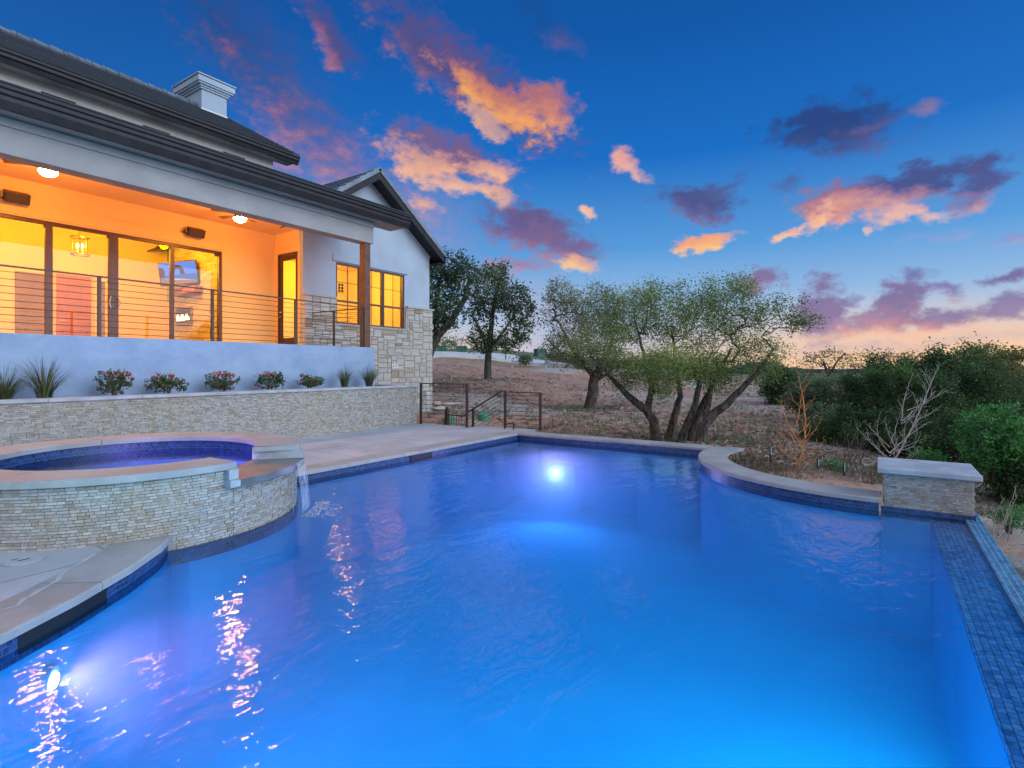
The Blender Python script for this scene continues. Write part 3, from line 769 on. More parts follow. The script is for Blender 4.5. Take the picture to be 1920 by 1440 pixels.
sl = R(-96); slp = Vector((SC.x+1.25*math.cos(sl), SC.y+1.25*math.sin(sl), .36)); ld = (Vector((SC.x+1.1,SC.y+.35,.42))-slp).normalized()
e = empty('underwater_light', slp, 'round violet light inside the raised spa, hidden by its front coping', 'pool light', 'round lights set in the pool walls')
m_ = MB(); m_.tube([slp-ld*.02, slp+ld*.012], [.09,.09], 18); m_.build('rim', 'white_plastic', e)
m_ = MB(); m_.tube([slp+ld*.012, slp+ld*.022], [.065,.05], 18); m_.build('lens', 'pool_lens', e)
light('glow', 'SPOT', slp+ld*.10, 260, (.80,.34,1), .05, slp+ld, e, 84)
# falling sheet of water over the lip
mb = MB()
def sheet(a0, a1, n, r0, spread):
    for k in range(n):
        fa, fb = a0+(a1-a0)*k/n, a0+(a1-a0)*(k+1)/n; prof = [(0,SW-.004),(.02,SW-.03),(.045,SW-.12),(.07,SW-.28),(.09,.13),(.10,.037)]
        for (d0,z0),(d1,z1) in zip(prof, prof[1:]):
            P = lambda a, d, z: (SC.x+(r0+d*spread)*math.cos(R(a)), SC.y+(r0+d*spread)*math.sin(R(a)), z)
            mb.face([P(fa,d0,z0),P(fb,d0,z0),P(fb,d1,z1),P(fa,d1,z1)])
sheet(-54.5, -43.8, 12, 1.80, .75)
sheet(-58.2, -57.8, 1, 1.79, .3)
tag(mb.build('spillway_water', 'falling_water', org=(4,5.7,0)), kind='structure')

# white churn where the sheet lands
mb = MB()
for _ in range(260):
    a = R(random.uniform(-60,-40)); r_ = 1.93+random.expovariate(7)*.9; c = Vector((SC.x+r_*math.cos(a), SC.y+r_*math.sin(a), .039))
    s_ = random.uniform(.004,.013)*(1.2 if r_ < 2.1 else .7); ph = random.uniform(0,6.28)
    mb.face([c+Vector((math.cos(ph+t_)*s_*(2 if t_ % 3.1 < .1 else 1), math.sin(ph+t_)*s_, 0)) for t_ in (0,1.57,3.14,4.71)])
tag(mb.build('foam', 'white_plastic', org=(4,5.6,0)), 'white foam churning where the spa spills into the pool', 'foam', kind='stuff')

# deck
deck_poly = [(p.x,p.y) for p in offset(near, .40)] + [(SC.x+1.6*math.cos(R(a)), SC.y+1.6*math.sin(R(a))) for a in (-120,-150,180,150,120,90,60,30,6)]
deck1 = [(-3.4,3.9)] + [(p.x,p.y) for p in offset(near, .39)] + [(p.x,p.y) for p in arc(SC,1.6,-110,-190,12)] + [(1.0,10.32),(-3.4,10.32)]
deck2 = [(p.x,p.y) for p in reversed(arc(SC,1.6,14,171,24))] + [(4.2,7.30),(10.93,7.30),(10.93,10.32),(1.0,10.32)]
mb = MB(); mb.prism(deck1, -.15, DZ-.004); mb.prism([(1.0,7.2)]+deck2, -.15, DZ-.004)
mb.box((10.925,6.95,-.12), (11.36,8.6,DZ-.005))
tag(mb.build('pool_deck', 'deck_concrete'), kind='structure')
sk = PZ(45,1051,DZ); e = empty('skimmer_lid', sk, 'round grey skimmer lid set flush in the deck beside the spa', 'lid')
mb = MB(); mb.lathe(sk, [(.125,-.006),(.13,.004),(.118,.004),(.116,.001),(.114,.005),(.02,.006),(0,.006)], 40); mb.build('lid', 'lid_grey', e, smooth=False)
mb = MB(); mb.box(sk+Vector((-.035,-.006,.0062)), sk+Vector((.035,.006,.009))); mb.build('finger_slot', 'black_plastic', e); mb = MB(); mb.box(sk+Vector((-.06,.06,.0062)), sk+Vector((-.02,.068,.009))); mb.build('finger_slot', 'black_plastic', e)
# splashed water lying on the coping
def puddle(pts, w0, label):
    mb = MB(); P = [PZ(x, y, DZ+.0015) for x, y in pts]
    l, r_ = [], []
    for i, p in enumerate(P):
        d = (P[min(i+1,len(P)-1)]-P[max(i-1,0)]).normalized(); n_ = Vector((-d.y,d.x,0)); k = w0*(.35+random.random()*.9)*(0.2 if i in (0,len(P)-1) else 1)
        l.append(p+n_*k); r_.append(p-n_*k)
    for i in range(len(P)-1): mb.face([l[i],r_[i],r_[i+1],l[i+1]])
    tag(mb.build('puddle', 'puddle', org=P[0]), label, 'puddle')
m_ = mat('puddle', (.42,.43,.46), .08, spec=.8)
puddle([(0,1148),(18,1140),(33,1136),(45,1122),(58,1118),(72,1107),(90,1098),(108,1088),(116,1075),(130,1066),(150,1056),(172,1042),(178,1038)], .022, 'thin wet streak of splashed water along the near coping')

# ---- terrain
CT = [(1250,826,13.5),(1340,832,12),(1105,767,24),(915,709,33),(820,775,19),(850,735,26),(820,715,30),(820,685,42),(820,666,56),(900,668,58),(1000,668,62),(1090,690,60),(1000,688,50),(1200,700,52),
      (1150,725,35),(1200,760,24),(1050,800,16),(960,800,15),(1400,800,16),(1400,745,36),(1400,762,26),(1440,835,12.5),(1445,858,10),(1500,880,9.2),(1580,895,9),(1600,820,17),(1750,800,20),(1600,740,35),
      (1860,960,9),(1890,1050,7.2),(1900,850,16),(1800,760,30),(1900,720,60),(1500,702,90),(1800,700,110),(1300,700,80),(700,650,70),(600,640,90),(900,655,110),(1000,672,120)]
cpts = [PD(*c) for c in CT]
for x, y, z in ((-8,-2,-1.6),(0,-2.2,-1.5),(4,-2.4,-1.5),(8,-2.6,-1.2),(0,-8,-2.4),(8,-8,-1.8),(14,-4,-1),(20,-8,-1),(-10,5,0),(-10,12,0),(14,20,.4),(5,25,.4),(-10,30,.4),(15.5,12,.0),(14,10,-.45),(12.6,9.3,-.5),(12,8.4,-.4),(12.2,5,-.15),(11.6,7.4,-.1),(11.3,5,-.12),(10,1,-.06),(9.4,.6,-.08),(10.8,1.8,-.05)): cpts.append(Vector((x,y,z)))
CPA = np.array([tuple(p) for p in cpts])
def ground(x, y):
    d2 = (CPA[:,0]-x)**2+(CPA[:,1]-y)**2+.25; w_ = d2**-1.75; return float((w_*CPA[:,2]).sum()/w_.sum())
def axis(lo, hi, c0, c1, step):
    v = list(np.arange(c0, c1+1e-6, step)); s_ = step; x = c1
    while x < hi: s_ *= 1.13; x += s_; v.append(x)
    s_ = step; x = c0
    while x > lo: s_ *= 1.13; x -= s_; v.insert(0, x)
    return v
XS, YS = axis(-900, 4000, -4.0, 22.0, .3), axis(-3000, 4000, -6.0, 16.0, .3)
HOLE = pool_poly and [(p.x,p.y) for p in pool_poly]
verts, faces, hid = [], [], {}
for i, x in enumerate(XS):
    for j, y in enumerate(YS):
        z = ground(x, y); dd = math.hypot(x, y)
        z += .05*mnoise.noise(Vector((x*.6,y*.6,0)))+.012*mnoise.noise(Vector((x*3,y*3,3)))+(.25*mnoise.noise(Vector((x*.07,y*.07,0))) if dd > 30 else 0)
        if dd > 130: z = z*max(0,1-(dd-130)/200)-min(60,(dd-130)*.03) if dd > 130 else z
        # keep clear of deck slab, house floor
        if -4 < x < 10.9 and 3.3 < y < 10.4: z = min(z, -.3)
        verts.append((x,y,z))
nY = len(YS)
for i in range(len(XS)-1):
    for j in range(nY-1):
        cs = [(XS[i],YS[j]),(XS[i+1],YS[j]),(XS[i+1],YS[j+1]),(XS[i],YS[j+1])]
        if -4.2 < XS[i] < 11 and -1.2 < YS[j] < 7.2 and any(inside(c, HOLE) for c in cs): continue
        if XS[i] > -4 and XS[i+1] < 8.4 and YS[j] > -.95 and YS[j+1] < 0: continue
        faces.append((i*nY+j, (i+1)*nY+j, (i+1)*nY+j+1, i*nY+j+1))
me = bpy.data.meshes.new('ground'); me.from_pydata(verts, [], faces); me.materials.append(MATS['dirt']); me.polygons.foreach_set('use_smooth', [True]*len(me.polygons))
g_ = bpy.data.objects.new('ground', me); COL.objects.link(g_); tag(g_, kind='structure')
# loose chips, straw and stones over the near ground
mb = MB(); Q = []; TT = []
for _ in range(26000):
    d = 9.5*math.exp(random.random()*1.5); a, b = ray(random.uniform(800, 1960)); x, y = a*d, b*d
    if (x < 11.0 and y > 2.2) or inside((x,y), poly2) or (x < 8.6 and y > -1): continue
    if x < 15.3 and y > 13.5: continue
    if math.hypot(x-BC.x, y) < 2.7 and math.hypot(x-BC.x, y) > 2.2 and x < 10.9: continue
    z = ground(x,y)+.05*mnoise.noise(Vector((x*.6,y*.6,0)))+.012*mnoise.noise(Vector((x*3,y*3,3)))+.012
    s_ = random.uniform(.012,.04)*(1+d/30); ph = random.uniform(0,6.28); e1 = np.array([math.cos(ph),math.sin(ph),random.uniform(-.2,.2)])*s_*random.uniform(1,2.2); e2 = np.array([-math.sin(ph),math.cos(ph),random.uniform(-.6,.6)])*s_*.5
    c = np.array([x,y,z]); Q.append([c-e1,c-e2,c+e1,c+e2]); TT.append(random.random()**1.4)
mb.quads(np.array(Q), TT)
tag(mb.build('mulch', 'mulch', uvs=False), 'loose mulch, straw and stone chips strewn over the bare ground', 'mulch', kind='stuff')

# road on the far slope
def ribbon(name, pts, wid, m, kind='structure', dz=.05):
    mb = MB(); P = [PD(*p) for p in pts]; 
    fine_ = []
    for a, b in zip(P, P[1:]):
        for k in range(8): fine_.append(a.lerp(b, k/8))
    fine_.append(P[-1]); L_, R_ = [], []
    for i, p in enumerate(fine_):
        d = (fine_[min(i+1,len(fine_)-1)]-fine_[max(i-1,0)]); d.z = 0; d.normalize(); n_ = Vector((-d.y,d.x,0))*wid/2
        for q, l in ((p+n_, L_), (p-n_, R_)): l.append((q.x,q.y,ground(q.x,q.y)+.35))
    for i in range(len(L_)-1):
        mb.face([R_[i],R_[i+1],L_[i+1],L_[i]])
        for S_ in (L_, R_): mb.face([(S_[i][0],S_[i][1],S_[i][2]-.9),(S_[i+1][0],S_[i+1][1],S_[i+1][2]-.9),S_[i+1],S_[i]])
    o = mb.build(name, m, org=P[0]); return tag(o, kind=kind)
ribbon('road', [(690,664,52),(800,665,52),(900,667,54),(960,669,55),(1020,678,54),(1090,690,52),(1160,699,50),(1260,708,52)], 2.4, 'road_concrete')

# ================================================================== HOUSE
YR0 = 10.28                      # front of the planter wall
YP, YB, YW = 11.40, 15.30, 13.90 # porch front, porch back wall, wing front
FLZ = EYE+.55                    # porch floor
XW0, XW1 = PY(568,600,YW).x, PY(805,600,YW).x     # wing sides
XP = 10.16                       # right end of porch beam
XL = -3.0                        # house continues left of the frame
house = empty('stucco_house', (6,14,0), 'pale stucco and limestone house with a lit covered porch, tiled roofs and a chimney', 'house')

# porch base (plain stucco retaining wall below the railing)
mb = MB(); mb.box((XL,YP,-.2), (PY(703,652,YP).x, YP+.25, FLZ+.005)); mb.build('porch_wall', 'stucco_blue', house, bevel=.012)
mb = MB(); mb.box((XL,YP+.25,FLZ-.25), (XW0-.002,YB+.0,FLZ-.01)); mb.box((XW0,YP+.25,FLZ-.25), (10.1,YW-.01,FLZ-.01)); mb.build('porch_floor', 'deck_concrete', house)
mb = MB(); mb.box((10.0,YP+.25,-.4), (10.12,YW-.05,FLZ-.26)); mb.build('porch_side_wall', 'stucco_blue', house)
# porch beam, soffit, gutter, roof
BB, BT = PY(694,456,YP).z, PY(694,415,YP).z
mb = MB(); mb.box((XL,YP,BB), (XP,YP+.34,BT)); mb.build('porch_beam', 'beam_stucco', house, bevel=.006)
mb = MB(); mb.box((XL,YP-.035,BT-.16), (XP+.01,YP-.001,BT-.03)); mb.build('frieze_board', 'beam_stucco', house)
CZ = EYE+4.06
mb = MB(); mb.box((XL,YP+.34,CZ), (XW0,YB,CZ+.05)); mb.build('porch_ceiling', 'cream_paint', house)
EG = 10.90; GX = 11.12; GZ0, GZ1 = PY(772,428,EG).z, PY(772,405,EG).z
mb = MB(); mb.box((XL,EG+.12,BT), (GX-.01,YP+.36,BT+.03))
_s = lambda x, y: Vector((x,y,BT+.01+.27*(y-YP))); mb.hexa([_s(XP-.4,YP+.362),_s(GX-.035,YP+.362),_s(GX-.035,YW-.01),_s(XP-.4,YW-.01)]+[_s(*q)+Vector((0,0,.04)) for q in ((XP-.4,YP+.362),(GX-.035,YP+.362),(GX-.035,YW-.01),(XP-.4,YW-.01))]); mb.build('soffit', 'beam_stucco', house)
mb = MB()
prof = [(0.0,GZ1),(0,GZ1-.05),(.03,GZ1-.07),(.03,GZ1-.13),(.06,GZ1-.16),(.06,GZ1-.22),(.10,GZ0),(.16,GZ0),(.16,GZ1)]
for (y0,z0),(y1,z1) in zip(prof, prof[1:]+prof[:1]): mb.face([(XL,EG+y0,z0),(XL,EG+y1,z1),(GX,EG+y1,z1),(GX,EG+y0,z0)])
mb.face([(GX,EG+y,z) for y, z in prof]); mb.face([(XL,EG+y,z) for y, z in reversed(prof)])
mb.box((XL,EG+.165,GZ0+.06), (GX-.02,EG+.2,GZ1+.01))
mb.build('gutter', 'dark_metal', house)
def tiled(mb, a, b, c, d, rows, over=.016, thick=.03):
    """roof plane a-b eave, d-c ridge, as overlapping courses"""
    a, b, c, d = map(Vector, (a,b,c,d)); n = (b-a).cross(d-a).normalized()
    if n.z < 0: n = -n
    for k in range(rows):
        f0, f1 = k/rows, (k+1.06)/rows; f1 = min(f1, 1)
        p, q, r_, s_ = a.lerp(d,f0), b.lerp(c,f0), b.lerp(c,f1), a.lerp(d,f1)
        L_ = (q-p).length; nseg = max(1, int(L_/.33)); 
        up = n*thick; lo = n*.004
        hgt = (s_-p).length
        u0 = (k%2)*.165
        mb.face([p+up,q+up,r_+lo,s_+lo], uv=[(u0,k*.36+.004),(u0+L_,k*.36+.004),(u0+L_,k*.36+.355),(u0,k*.36+.355)])
        mb.face([p,q,q+up,p+up], uv=[(u0,k*.36),(u0+L_,k*.36),(u0+L_,k*.36+.01),(u0,k*.36+.01)])
mb = MB(); pr = .27
z_e = GZ1+.02; z_w = z_e+(YB-EG)*pr
tiled(mb, (XL,EG+.02,z_e), (GX,EG+.02,z_e), (GX,YB,z_w), (XL,YB,z_w), 13)
mb.face([(XL,EG+.17,z_e-.03),(XL,YB,z_w-.05),(GX-.02,YB,z_w-.05),(GX-.02,EG+.17,z_e-.03)])
mb.build('porch_roof', 'roof_tile', house)
mb = MB(); mb.hexa([Vector(p) for p in ((GX-.03,EG+.15,GZ0+.04),(GX+.02,EG+.15,GZ0+.04),(GX+.02,YW,GZ0+.04+pr*2.85),(GX-.03,YW,GZ0+.04+pr*2.85),(GX-.03,EG+.15,GZ1),(GX+.02,EG+.15,GZ1),(GX+.02,YW,GZ1+pr*2.85),(GX-.03,YW,GZ1+pr*2.85))]); mb.build('rake_board', 'dark_metal', house)
# porch post
pp = PY(683,600,YP+.17)
mb = MB(); mb.box((pp.x-.10,YP+.04,FLZ+.004), (pp.x+.10,YP+.24,BB-.001)); mb.build('porch_post', 'wood_post', house, bevel=.006)

# back wall of porch with the sliding door opening
SX0, SX1 = PY(-330,600,YB).x, PY(417,600,YB).x; SH = PY(416,472,YB).z
mb = MB(); mb.box((SX1,YB,FLZ-.3), (XW0,YB+.22,z_w)); mb.box((XL,YB,SH), (SX1,YB+.22,z_w)); mb.box((XL,YB,FLZ-.3),(SX0,YB+.22,SH)); mb.box((SX0,YB+.0,FLZ-.3),(SX1,YB+.22,FLZ))
mb.box((SX0,YB-.025,SH+.04),(SX1+.1,YB-.001,SH+.30))
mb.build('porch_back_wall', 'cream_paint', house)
# porch side wall (end wall of the wing) with the patio door
XS_ = XW0; dp0, dp1 = PX(559,600,XS_), PX(520,600,XS_); DH = PX(521,478,XS_).z
mb = MB(); mb.box((XS_,YW+.203,FLZ-.3),(XS_+.2,dp0.y,CZ+.5)); mb.box((XS_,dp1.y,FLZ-.3),(XS_+.2,YB,CZ+.5)); mb.box((XS_,dp0.y,DH),(XS_+.2,dp1.y,CZ+.5))
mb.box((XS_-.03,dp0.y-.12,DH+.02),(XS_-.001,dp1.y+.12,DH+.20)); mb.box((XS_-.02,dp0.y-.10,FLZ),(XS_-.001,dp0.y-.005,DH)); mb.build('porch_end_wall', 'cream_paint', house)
pdoor = None
mb = MB(); y0, y1 = dp0.y+.003, dp1.y-.003
mb.box((XS_+.02,y0,FLZ),(XS_+.10,y0+.05,DH)); mb.box((XS_+.02,y1-.05,FLZ),(XS_+.10,y1,DH)); mb.box((XS_+.02,y0+.05,DH-.06),(XS_+.10,y1-.05,DH))
mb.box((XS_+.04,y0+.055,FLZ+.01),(XS_+.085,y0+.18,DH-.07)); mb.box((XS_+.04,y1-.18,FLZ+.01),(XS_+.085,y1-.055,DH-.07)); mb.box((XS_+.042,y0+.18,FLZ+.012),(XS_+.083,y1-.18,FLZ+.35)); mb.box((XS_+.042,y0+.18,DH-.20),(XS_+.083,y1-.18,DH-.072))
pdoor = mb.build('patio_door', 'bronze', house)
mb = MB(); mb.box((XS_+.058,y0+.18,FLZ+.35),(XS_+.066,y1-.18,DH-.20)); mb.build('pane', 'window_glass', pdoor)
mb = MB(); hy = y1-.12; mb.tube([(XS_+.04,hy,FLZ+1.0),(XS_-.03,hy,FLZ+1.0),(XS_-.03,hy-.1,FLZ+1.0)], .012, 8); mb.build('handle', 'white_plastic', pdoor); mb = MB(); mb.tube([(XS_+.04,hy,FLZ+1.14),(XS_+.01,hy,FLZ+1.14)], .028, 12); mb.build('lock', 'white_plastic', pdoor)
# sliding door: frames and panes
slid = MB(); fr = slid
fr.box((SX0,YB+.04,SH-.07),(SX1,YB+.16,SH)); fr.box((SX1-.07,YB+.04,FLZ),(SX1,YB+.16,SH-.07)); fr.box((SX0,YB+.04,FLZ),(SX1-.07,YB+.16,FLZ+.03))
mull = [PY(x,600,YB+.06).x for x in (-240,-120,-20,92,213,323)]
wds = [.1,.1,.09,.13,.20,.09]
for x, w_ in zip(mull, wds): fr.box((x-w_/2,YB+.05,FLZ+.03),(x+w_/2,YB+.13,SH-.07))
for x, w_ in zip(mull[3:]+[SX1-.11], (.13,.2,.09,.09)): fr.box((x-w_/2-.03,YB+.07,SH-.14),(x+w_/2,YB+.12,SH-.07))
sldo = fr.build('sliding_door', 'bronze', house)
ed = [SX0]+mull+[SX1-.07]
for a, b in zip(ed, ed[1:]):
    mb = MB(); mb.box((a,YB+.085,FLZ+.03),(b,YB+.093,SH-.07)); mb.build('pane', 'window_glass', sldo)
for s_ in (-1,1):
    mb = MB(); x = mull[4]+s_*.06
    mb.tube([(x,YB+.05,FLZ+1.18),(x+s_*.02,YB+.0,FLZ+1.16),(x+s_*.05,YB-.02,FLZ+1.03),(x+s_*.02,YB+.0,FLZ+.90),(x,YB+.05,FLZ+.88)], .012, 8); mb.build('handle', 'lid_grey', sldo)

# great room behind the glass
YG, GC = 22.1, EYE+5.1
mb = MB(); mb.box((XL,YG,FLZ-.1),(XS_+.1,YG+.1,GC)); mb.box((XS_,YB+.22,FLZ-.1),(XS_+.1,YG,GC)); mb.box((XL-.1,YB,FLZ-.1),(XL,YG,GC)); mb.build('interior_wall', 'room_paint', house)
mb = MB(); mb.box((XL,YB+.22,GC),(XS_+.1,YG,GC+.08)); mb.build('interior_ceiling', 'room_paint', house)
mb = MB(); mb.box((XL,YB+.22,FLZ-.1),(XS_,YG,FLZ)); mb.build('interior_floor', 'door_wood', house)
p0, p1 = PY(105,513,YG), PY(170,516,YG)
mb = MB(); mb.box((p0.x,YG-.05,FLZ),(p1.x,YG-.001,p0.z)); 
for k in (.3,.68): 
    x = p0.x+(p1.x-p0.x)*k; mb.box((x-.006,YG-.056,FLZ+.1),(x+.006,YG-.05,p0.z-.2))
idr = mb.build('interior_door', 'door_wood', house); mb = MB(); mb.tube([(p0.x+.08,YG-.05,FLZ+1),(p0.x+.08,YG-.10,FLZ+1),(p0.x+.2,YG-.10,FLZ+1)], .012, 6); mb.build('handle', 'white_plastic', idr)
mb = MB(); mb.box((p0.x-.10,YG-.03,FLZ),(p0.x-.002,YG-.001,p0.z+.1)); mb.box((p1.x+.002,YG-.03,FLZ),(p1.x+.1,YG-.001,p0.z+.1)); mb.box((p0.x-.002,YG-.03,p0.z+.002),(p1.x+.002,YG-.001,p0.z+.1)); mb.build('door_casing', 'cream_paint', house)
q0, q1 = PY(28,508,YG), PY(83,510,YG)
mb = MB(); mb.box((q0.x,YG-.04,FLZ),(q1.x,YG-.001,q0.z)); mb.build('interior_door', 'closet', house)
mb = MB(); a0, a1 = PY(189,528,YG), PY(196,530,YG); mb.box((a0.x,YG-.04,FLZ),(a1.x,YG-.001,a0.z)); mb.build('interior_door', 'closet', house)
# chimney breast with mantel and raised firebox
FX = 9.05; fy0, fy1 = 17.3, 20.2
mb = MB(); mb.box((FX,fy0,FLZ-.1),(XS_,fy1,GC)); breast = mb.build('chimney_breast', 'room_paint', house)
mb = MB(); veneer(mb, flat_frame((FX,fy1,0),(FX,fy0,0)), 0, fy1-fy0, FLZ, GC, (.25,.6), .11, (.008,.03)); mb.build('stone_face', 'ledgestone', breast)
m0 = PX(303,550,FX-.1); m1 = PX(372,546,FX-.1)
mb = MB(); mb.box((FX-.28,min(m1.y,18.2),m0.z-.16),(FX-.03,19.6,m0.z+.04)); mb.build('mantel', 'door_wood', breast, bevel=.01)
f0, f1 = PX(331,577,FX-.03), PX(361,577,FX-.03); fb = PX(345,609,FX-.03).z
mb = MB(); mb.box((FX-.06,f1.y,fb),(FX-.032,f0.y,f0.z)); fbx = mb.build('firebox', 'closet', breast)
mb = MB(); mb.box((FX-.068,f1.y+.06,fb+.06),(FX-.06,f0.y-.06,f0.z-.06)); mb.build('opening', 'black_plastic', fbx)
mb = MB(); 
for k in range(9):
    y = f1.y+.15+(f0.y-f1.y-.3)*k/8; h_ = .12+.13*math.sin(k*2.1)**2; mb.tube([(FX-.072,y,fb+.14),(FX-.074,y+.02,fb+.14+h_*.5),(FX-.072,y+.005,fb+.14+h_)], [.022,.02,.004], 6)
mb.build('flame', 'flame', fbx)
# television on a swing mount
tvp = PX(335,512,FX-.45); tv = empty('television', tvp, 'tilted flat television above the mantel showing a rock arch by the sea', 'television')
tn = Vector((-.80,-.58,-.10)).normalized(); ts = tn.cross(Vector((0,0,1))).normalized(); ts = (ts+Vector((0,0,-.10))).normalized(); tu = ts.cross(tn).normalized()
if tu.z < 0: tu = -tu
side = tu.cross(tn).normalized()
hw, hh = .62, .38
mb = MB(); mb.obox(tvp, side*hw, tu*hh, tn*.025); mb.build('frame', 'black_plastic', tv)
mb = MB(); mb.bar(tvp-tn*.02, (FX,tvp.y,tvp.z), .08,.08); mb.build('wall_mount', 'black_plastic', tv)
scr = MB(); T = lambda u, v, k: tvp+side*(u*(hw-.03))+tu*(v*(hh-.03))+tn*(.026+k*.002)
sg = 1 if side.dot(Vector((S34,-C34,0))) > 0 else -1
def TP(pts, k, mi): 
    scr.face([T(u*sg, v, k) for u, v in pts], .5, None, mi)
TP([(-1,-1),(1,-1),(1,1),(-1,1)], 0, 0); TP([(-1,-1),(1,-1),(1,-.15),(-1,-.15)], 1, 1)
TP([(-1,-1),(1,-1),(.9,-.8),(.3,-.62),(-.3,-.55),(-1,-.4)], 2, 2); TP([(-.9,-.4),(-.2,-.58),(.4,-.66),(.95,-.78),(.3,-.58),(-.4,-.45)], 3, 4)
TP([(-1,-.3),(-.75,-.28),(-.7,.35),(-.85,.6),(-1,.6)], 3, 3); TP([(-.45,-.12),(-.2,-.12),(-.18,.25),(0,.42),(.1,.3),(.12,-.12),(.38,-.14),(.3,.35),(.15,.68),(-.15,.78),(-.4,.6)], 3, 3)
scr.build('screen', ['tv_sky','tv_sea','tv_sand','tv_rock','tv_foam'], tv)
# lantern pendant
lp = PY(150,461,19.3); pend = empty('lantern_pendant', (lp.x,lp.y,GC), 'open cage lantern pendant with candle bulbs hanging behind the glass doors', 'pendant light')
mb = MB()
for z in (-.26,.24): mb.tube([(lp.x+.22*math.cos(R(a)),lp.y+.22*math.sin(R(a)),lp.z+z) for a in range(0,361,15)], .012, 5, cap=False)
for a in (20,110,200,290): mb.tube([(lp.x+.22*math.cos(R(a)),lp.y+.22*math.sin(R(a)),lp.z-.30),(lp.x+.22*math.cos(R(a)),lp.y+.22*math.sin(R(a)),lp.z+.28)], .010, 5)
mb.tube([(lp.x-.22,lp.y,lp.z+.24),(lp.x,lp.y,lp.z+.30),(lp.x+.22,lp.y,lp.z+.24)], .008, 5); mb.tube([(lp.x,lp.y,lp.z+.30),(lp.x,lp.y,GC)], .008, 6); mb.tube([(lp.x,lp.y,lp.z+.30),(lp.x,lp.y,lp.z-.22)], .008, 6)
mb.tube([(lp.x-.1,lp.y,lp.z-.2),(lp.x+.1,lp.y,lp.z-.2)], .008, 5); mb.build('cage', 'black_plastic', pend)
for a in (30,120,210,300):
    x, y = lp.x+.085*math.cos(R(a)), lp.y+.085*math.sin(R(a))
    mb = MB(); mb.tube([(x,y,lp.z-.2),(x,y,lp.z-.06)], .014, 8); cn = mb.build('candle', 'cream_paint', pend)
    mb = MB(); mb.tube([(x,y,lp.z-.06),(x,y,lp.z-.02),(x,y,lp.z+.03),(x,y,lp.z+.06)], [.012,.028,.022,.004], 8); mb.build('bulb', 'candle_bulb', cn)
light('pendant_glow', 'POINT', lp+Vector((0,-.35,0)), 230, (1,.55,.05), .12, None, pend)
light('room_light', 'POINT', (7.2,17.6,GC-.9), 520, (1,.40,.006), .4)
light('room_light', 'POINT', (3.2,18.4,GC-.9), 520, (1,.40,.006), .4)

# upper storey wall, slot windows, upper roof
UT = PY(512,287,YB).z; XU = PY(512,300,YB).x
mb = MB(); mb.box((XL,YB+.004,z_w-.5),(XU,YB+.2,UT+.12)); mb.build('upper_wall', 'stucco_cream_lifted', house)
for xa, xb in ((77,142),(268,319),(418,459),(-170,-80)):
    a, b = PY(xa,171,YB), PY(xb,193,YB); zt = PY(77,171,YB).z
    mb = MB(); mb.box((a.x,YB-.008,zt-.55),(b.x,YB+.003,zt)); wn = mb.build('slot_window', 'dark_metal', house)
    mb = MB(); mb.box((a.x+.04,YB-.011,zt-.55),(b.x-.04,YB-.008,zt-.04)); mb.build('pane', 'dark_glass', wn)
YE_ = YB-.62; XE = PY(563,300,YE_).x; UG1 = PY(563,293,YE_).z; UG0 = PY(556,306,YE_).z
mb = MB()
prof = [(0,UG1),(0,UG1-.05),(.03,UG1-.08),(.03,UG1-.14),(.07,UG1-.17),(.10,UG0),(.16,UG0),(.16,UG1)]
for (y0,z0),(y1,z1) in zip(prof, prof[1:]+prof[:1]): mb.face([(XL,YE_+y0,z0),(XL,YE_+y1,z1),(XE,YE_+y1,z1),(XE,YE_+y0,z0)])
mb.face([(XE,YE_+y,z) for y, z in prof]); mb.build('upper_gutter', 'dark_metal', house)
mb = MB(); mb.box((XL,YE_+.165,UG0+.07),(XE-.03,YB+.001,UG0+.10)); mb.build('upper_soffit', 'beam_stucco', house)
YRG = XE*ray(427)[1]/ray(427)[0]; ZRG = EYE+(690-222)/F*XE/ray(427)[0]
mb = MB(); tiled(mb, (XL,YE_+.02,UG1+.02),(XE,YE_+.02,UG1+.02),(XE,YRG,ZRG),(XL,YRG,ZRG), 15)
yb2 = 2*YRG-YE_; tiled(mb, (XL,yb2,UG1),(XE,yb2,UG1),(XE,YRG,ZRG),(XL,YRG,ZRG), 15)
for k in range(34):
    x = XE-.1-k*.40; mb.tube([(x,YRG,ZRG+.01),(x-.42,YRG,ZRG+.03)], [.10,.12], 6)
mb.build('upper_roof', 'roof_tile', house)
mb = MB(); mb.face([(XU,YB,UT-.3),(XU,yb2-.6,UT-.3),(XU,yb2-.6,UT+.1),(XU,YRG,ZRG-.15),(XU,YB,UT+.1)]); mb.face([(XU,YB,z_w-3),(XU,yb2-.6,z_w-3),(XU,yb2-.6,UT-.3),(XU,YB,UT-.3)]); mb.build('upper_gable_wall', 'stucco', house)
mb = MB(); a, b = Vector((XE-.02,YE_+.05,UG1-.12)), Vector((XE-.02,YRG,ZRG-.10)); mb.bar(a, b, .05, .2); mb.bar(b, Vector((XE-.02,yb2,UG1-.1)), .05, .2); mb.build('upper_rake_board', 'dark_metal', house)
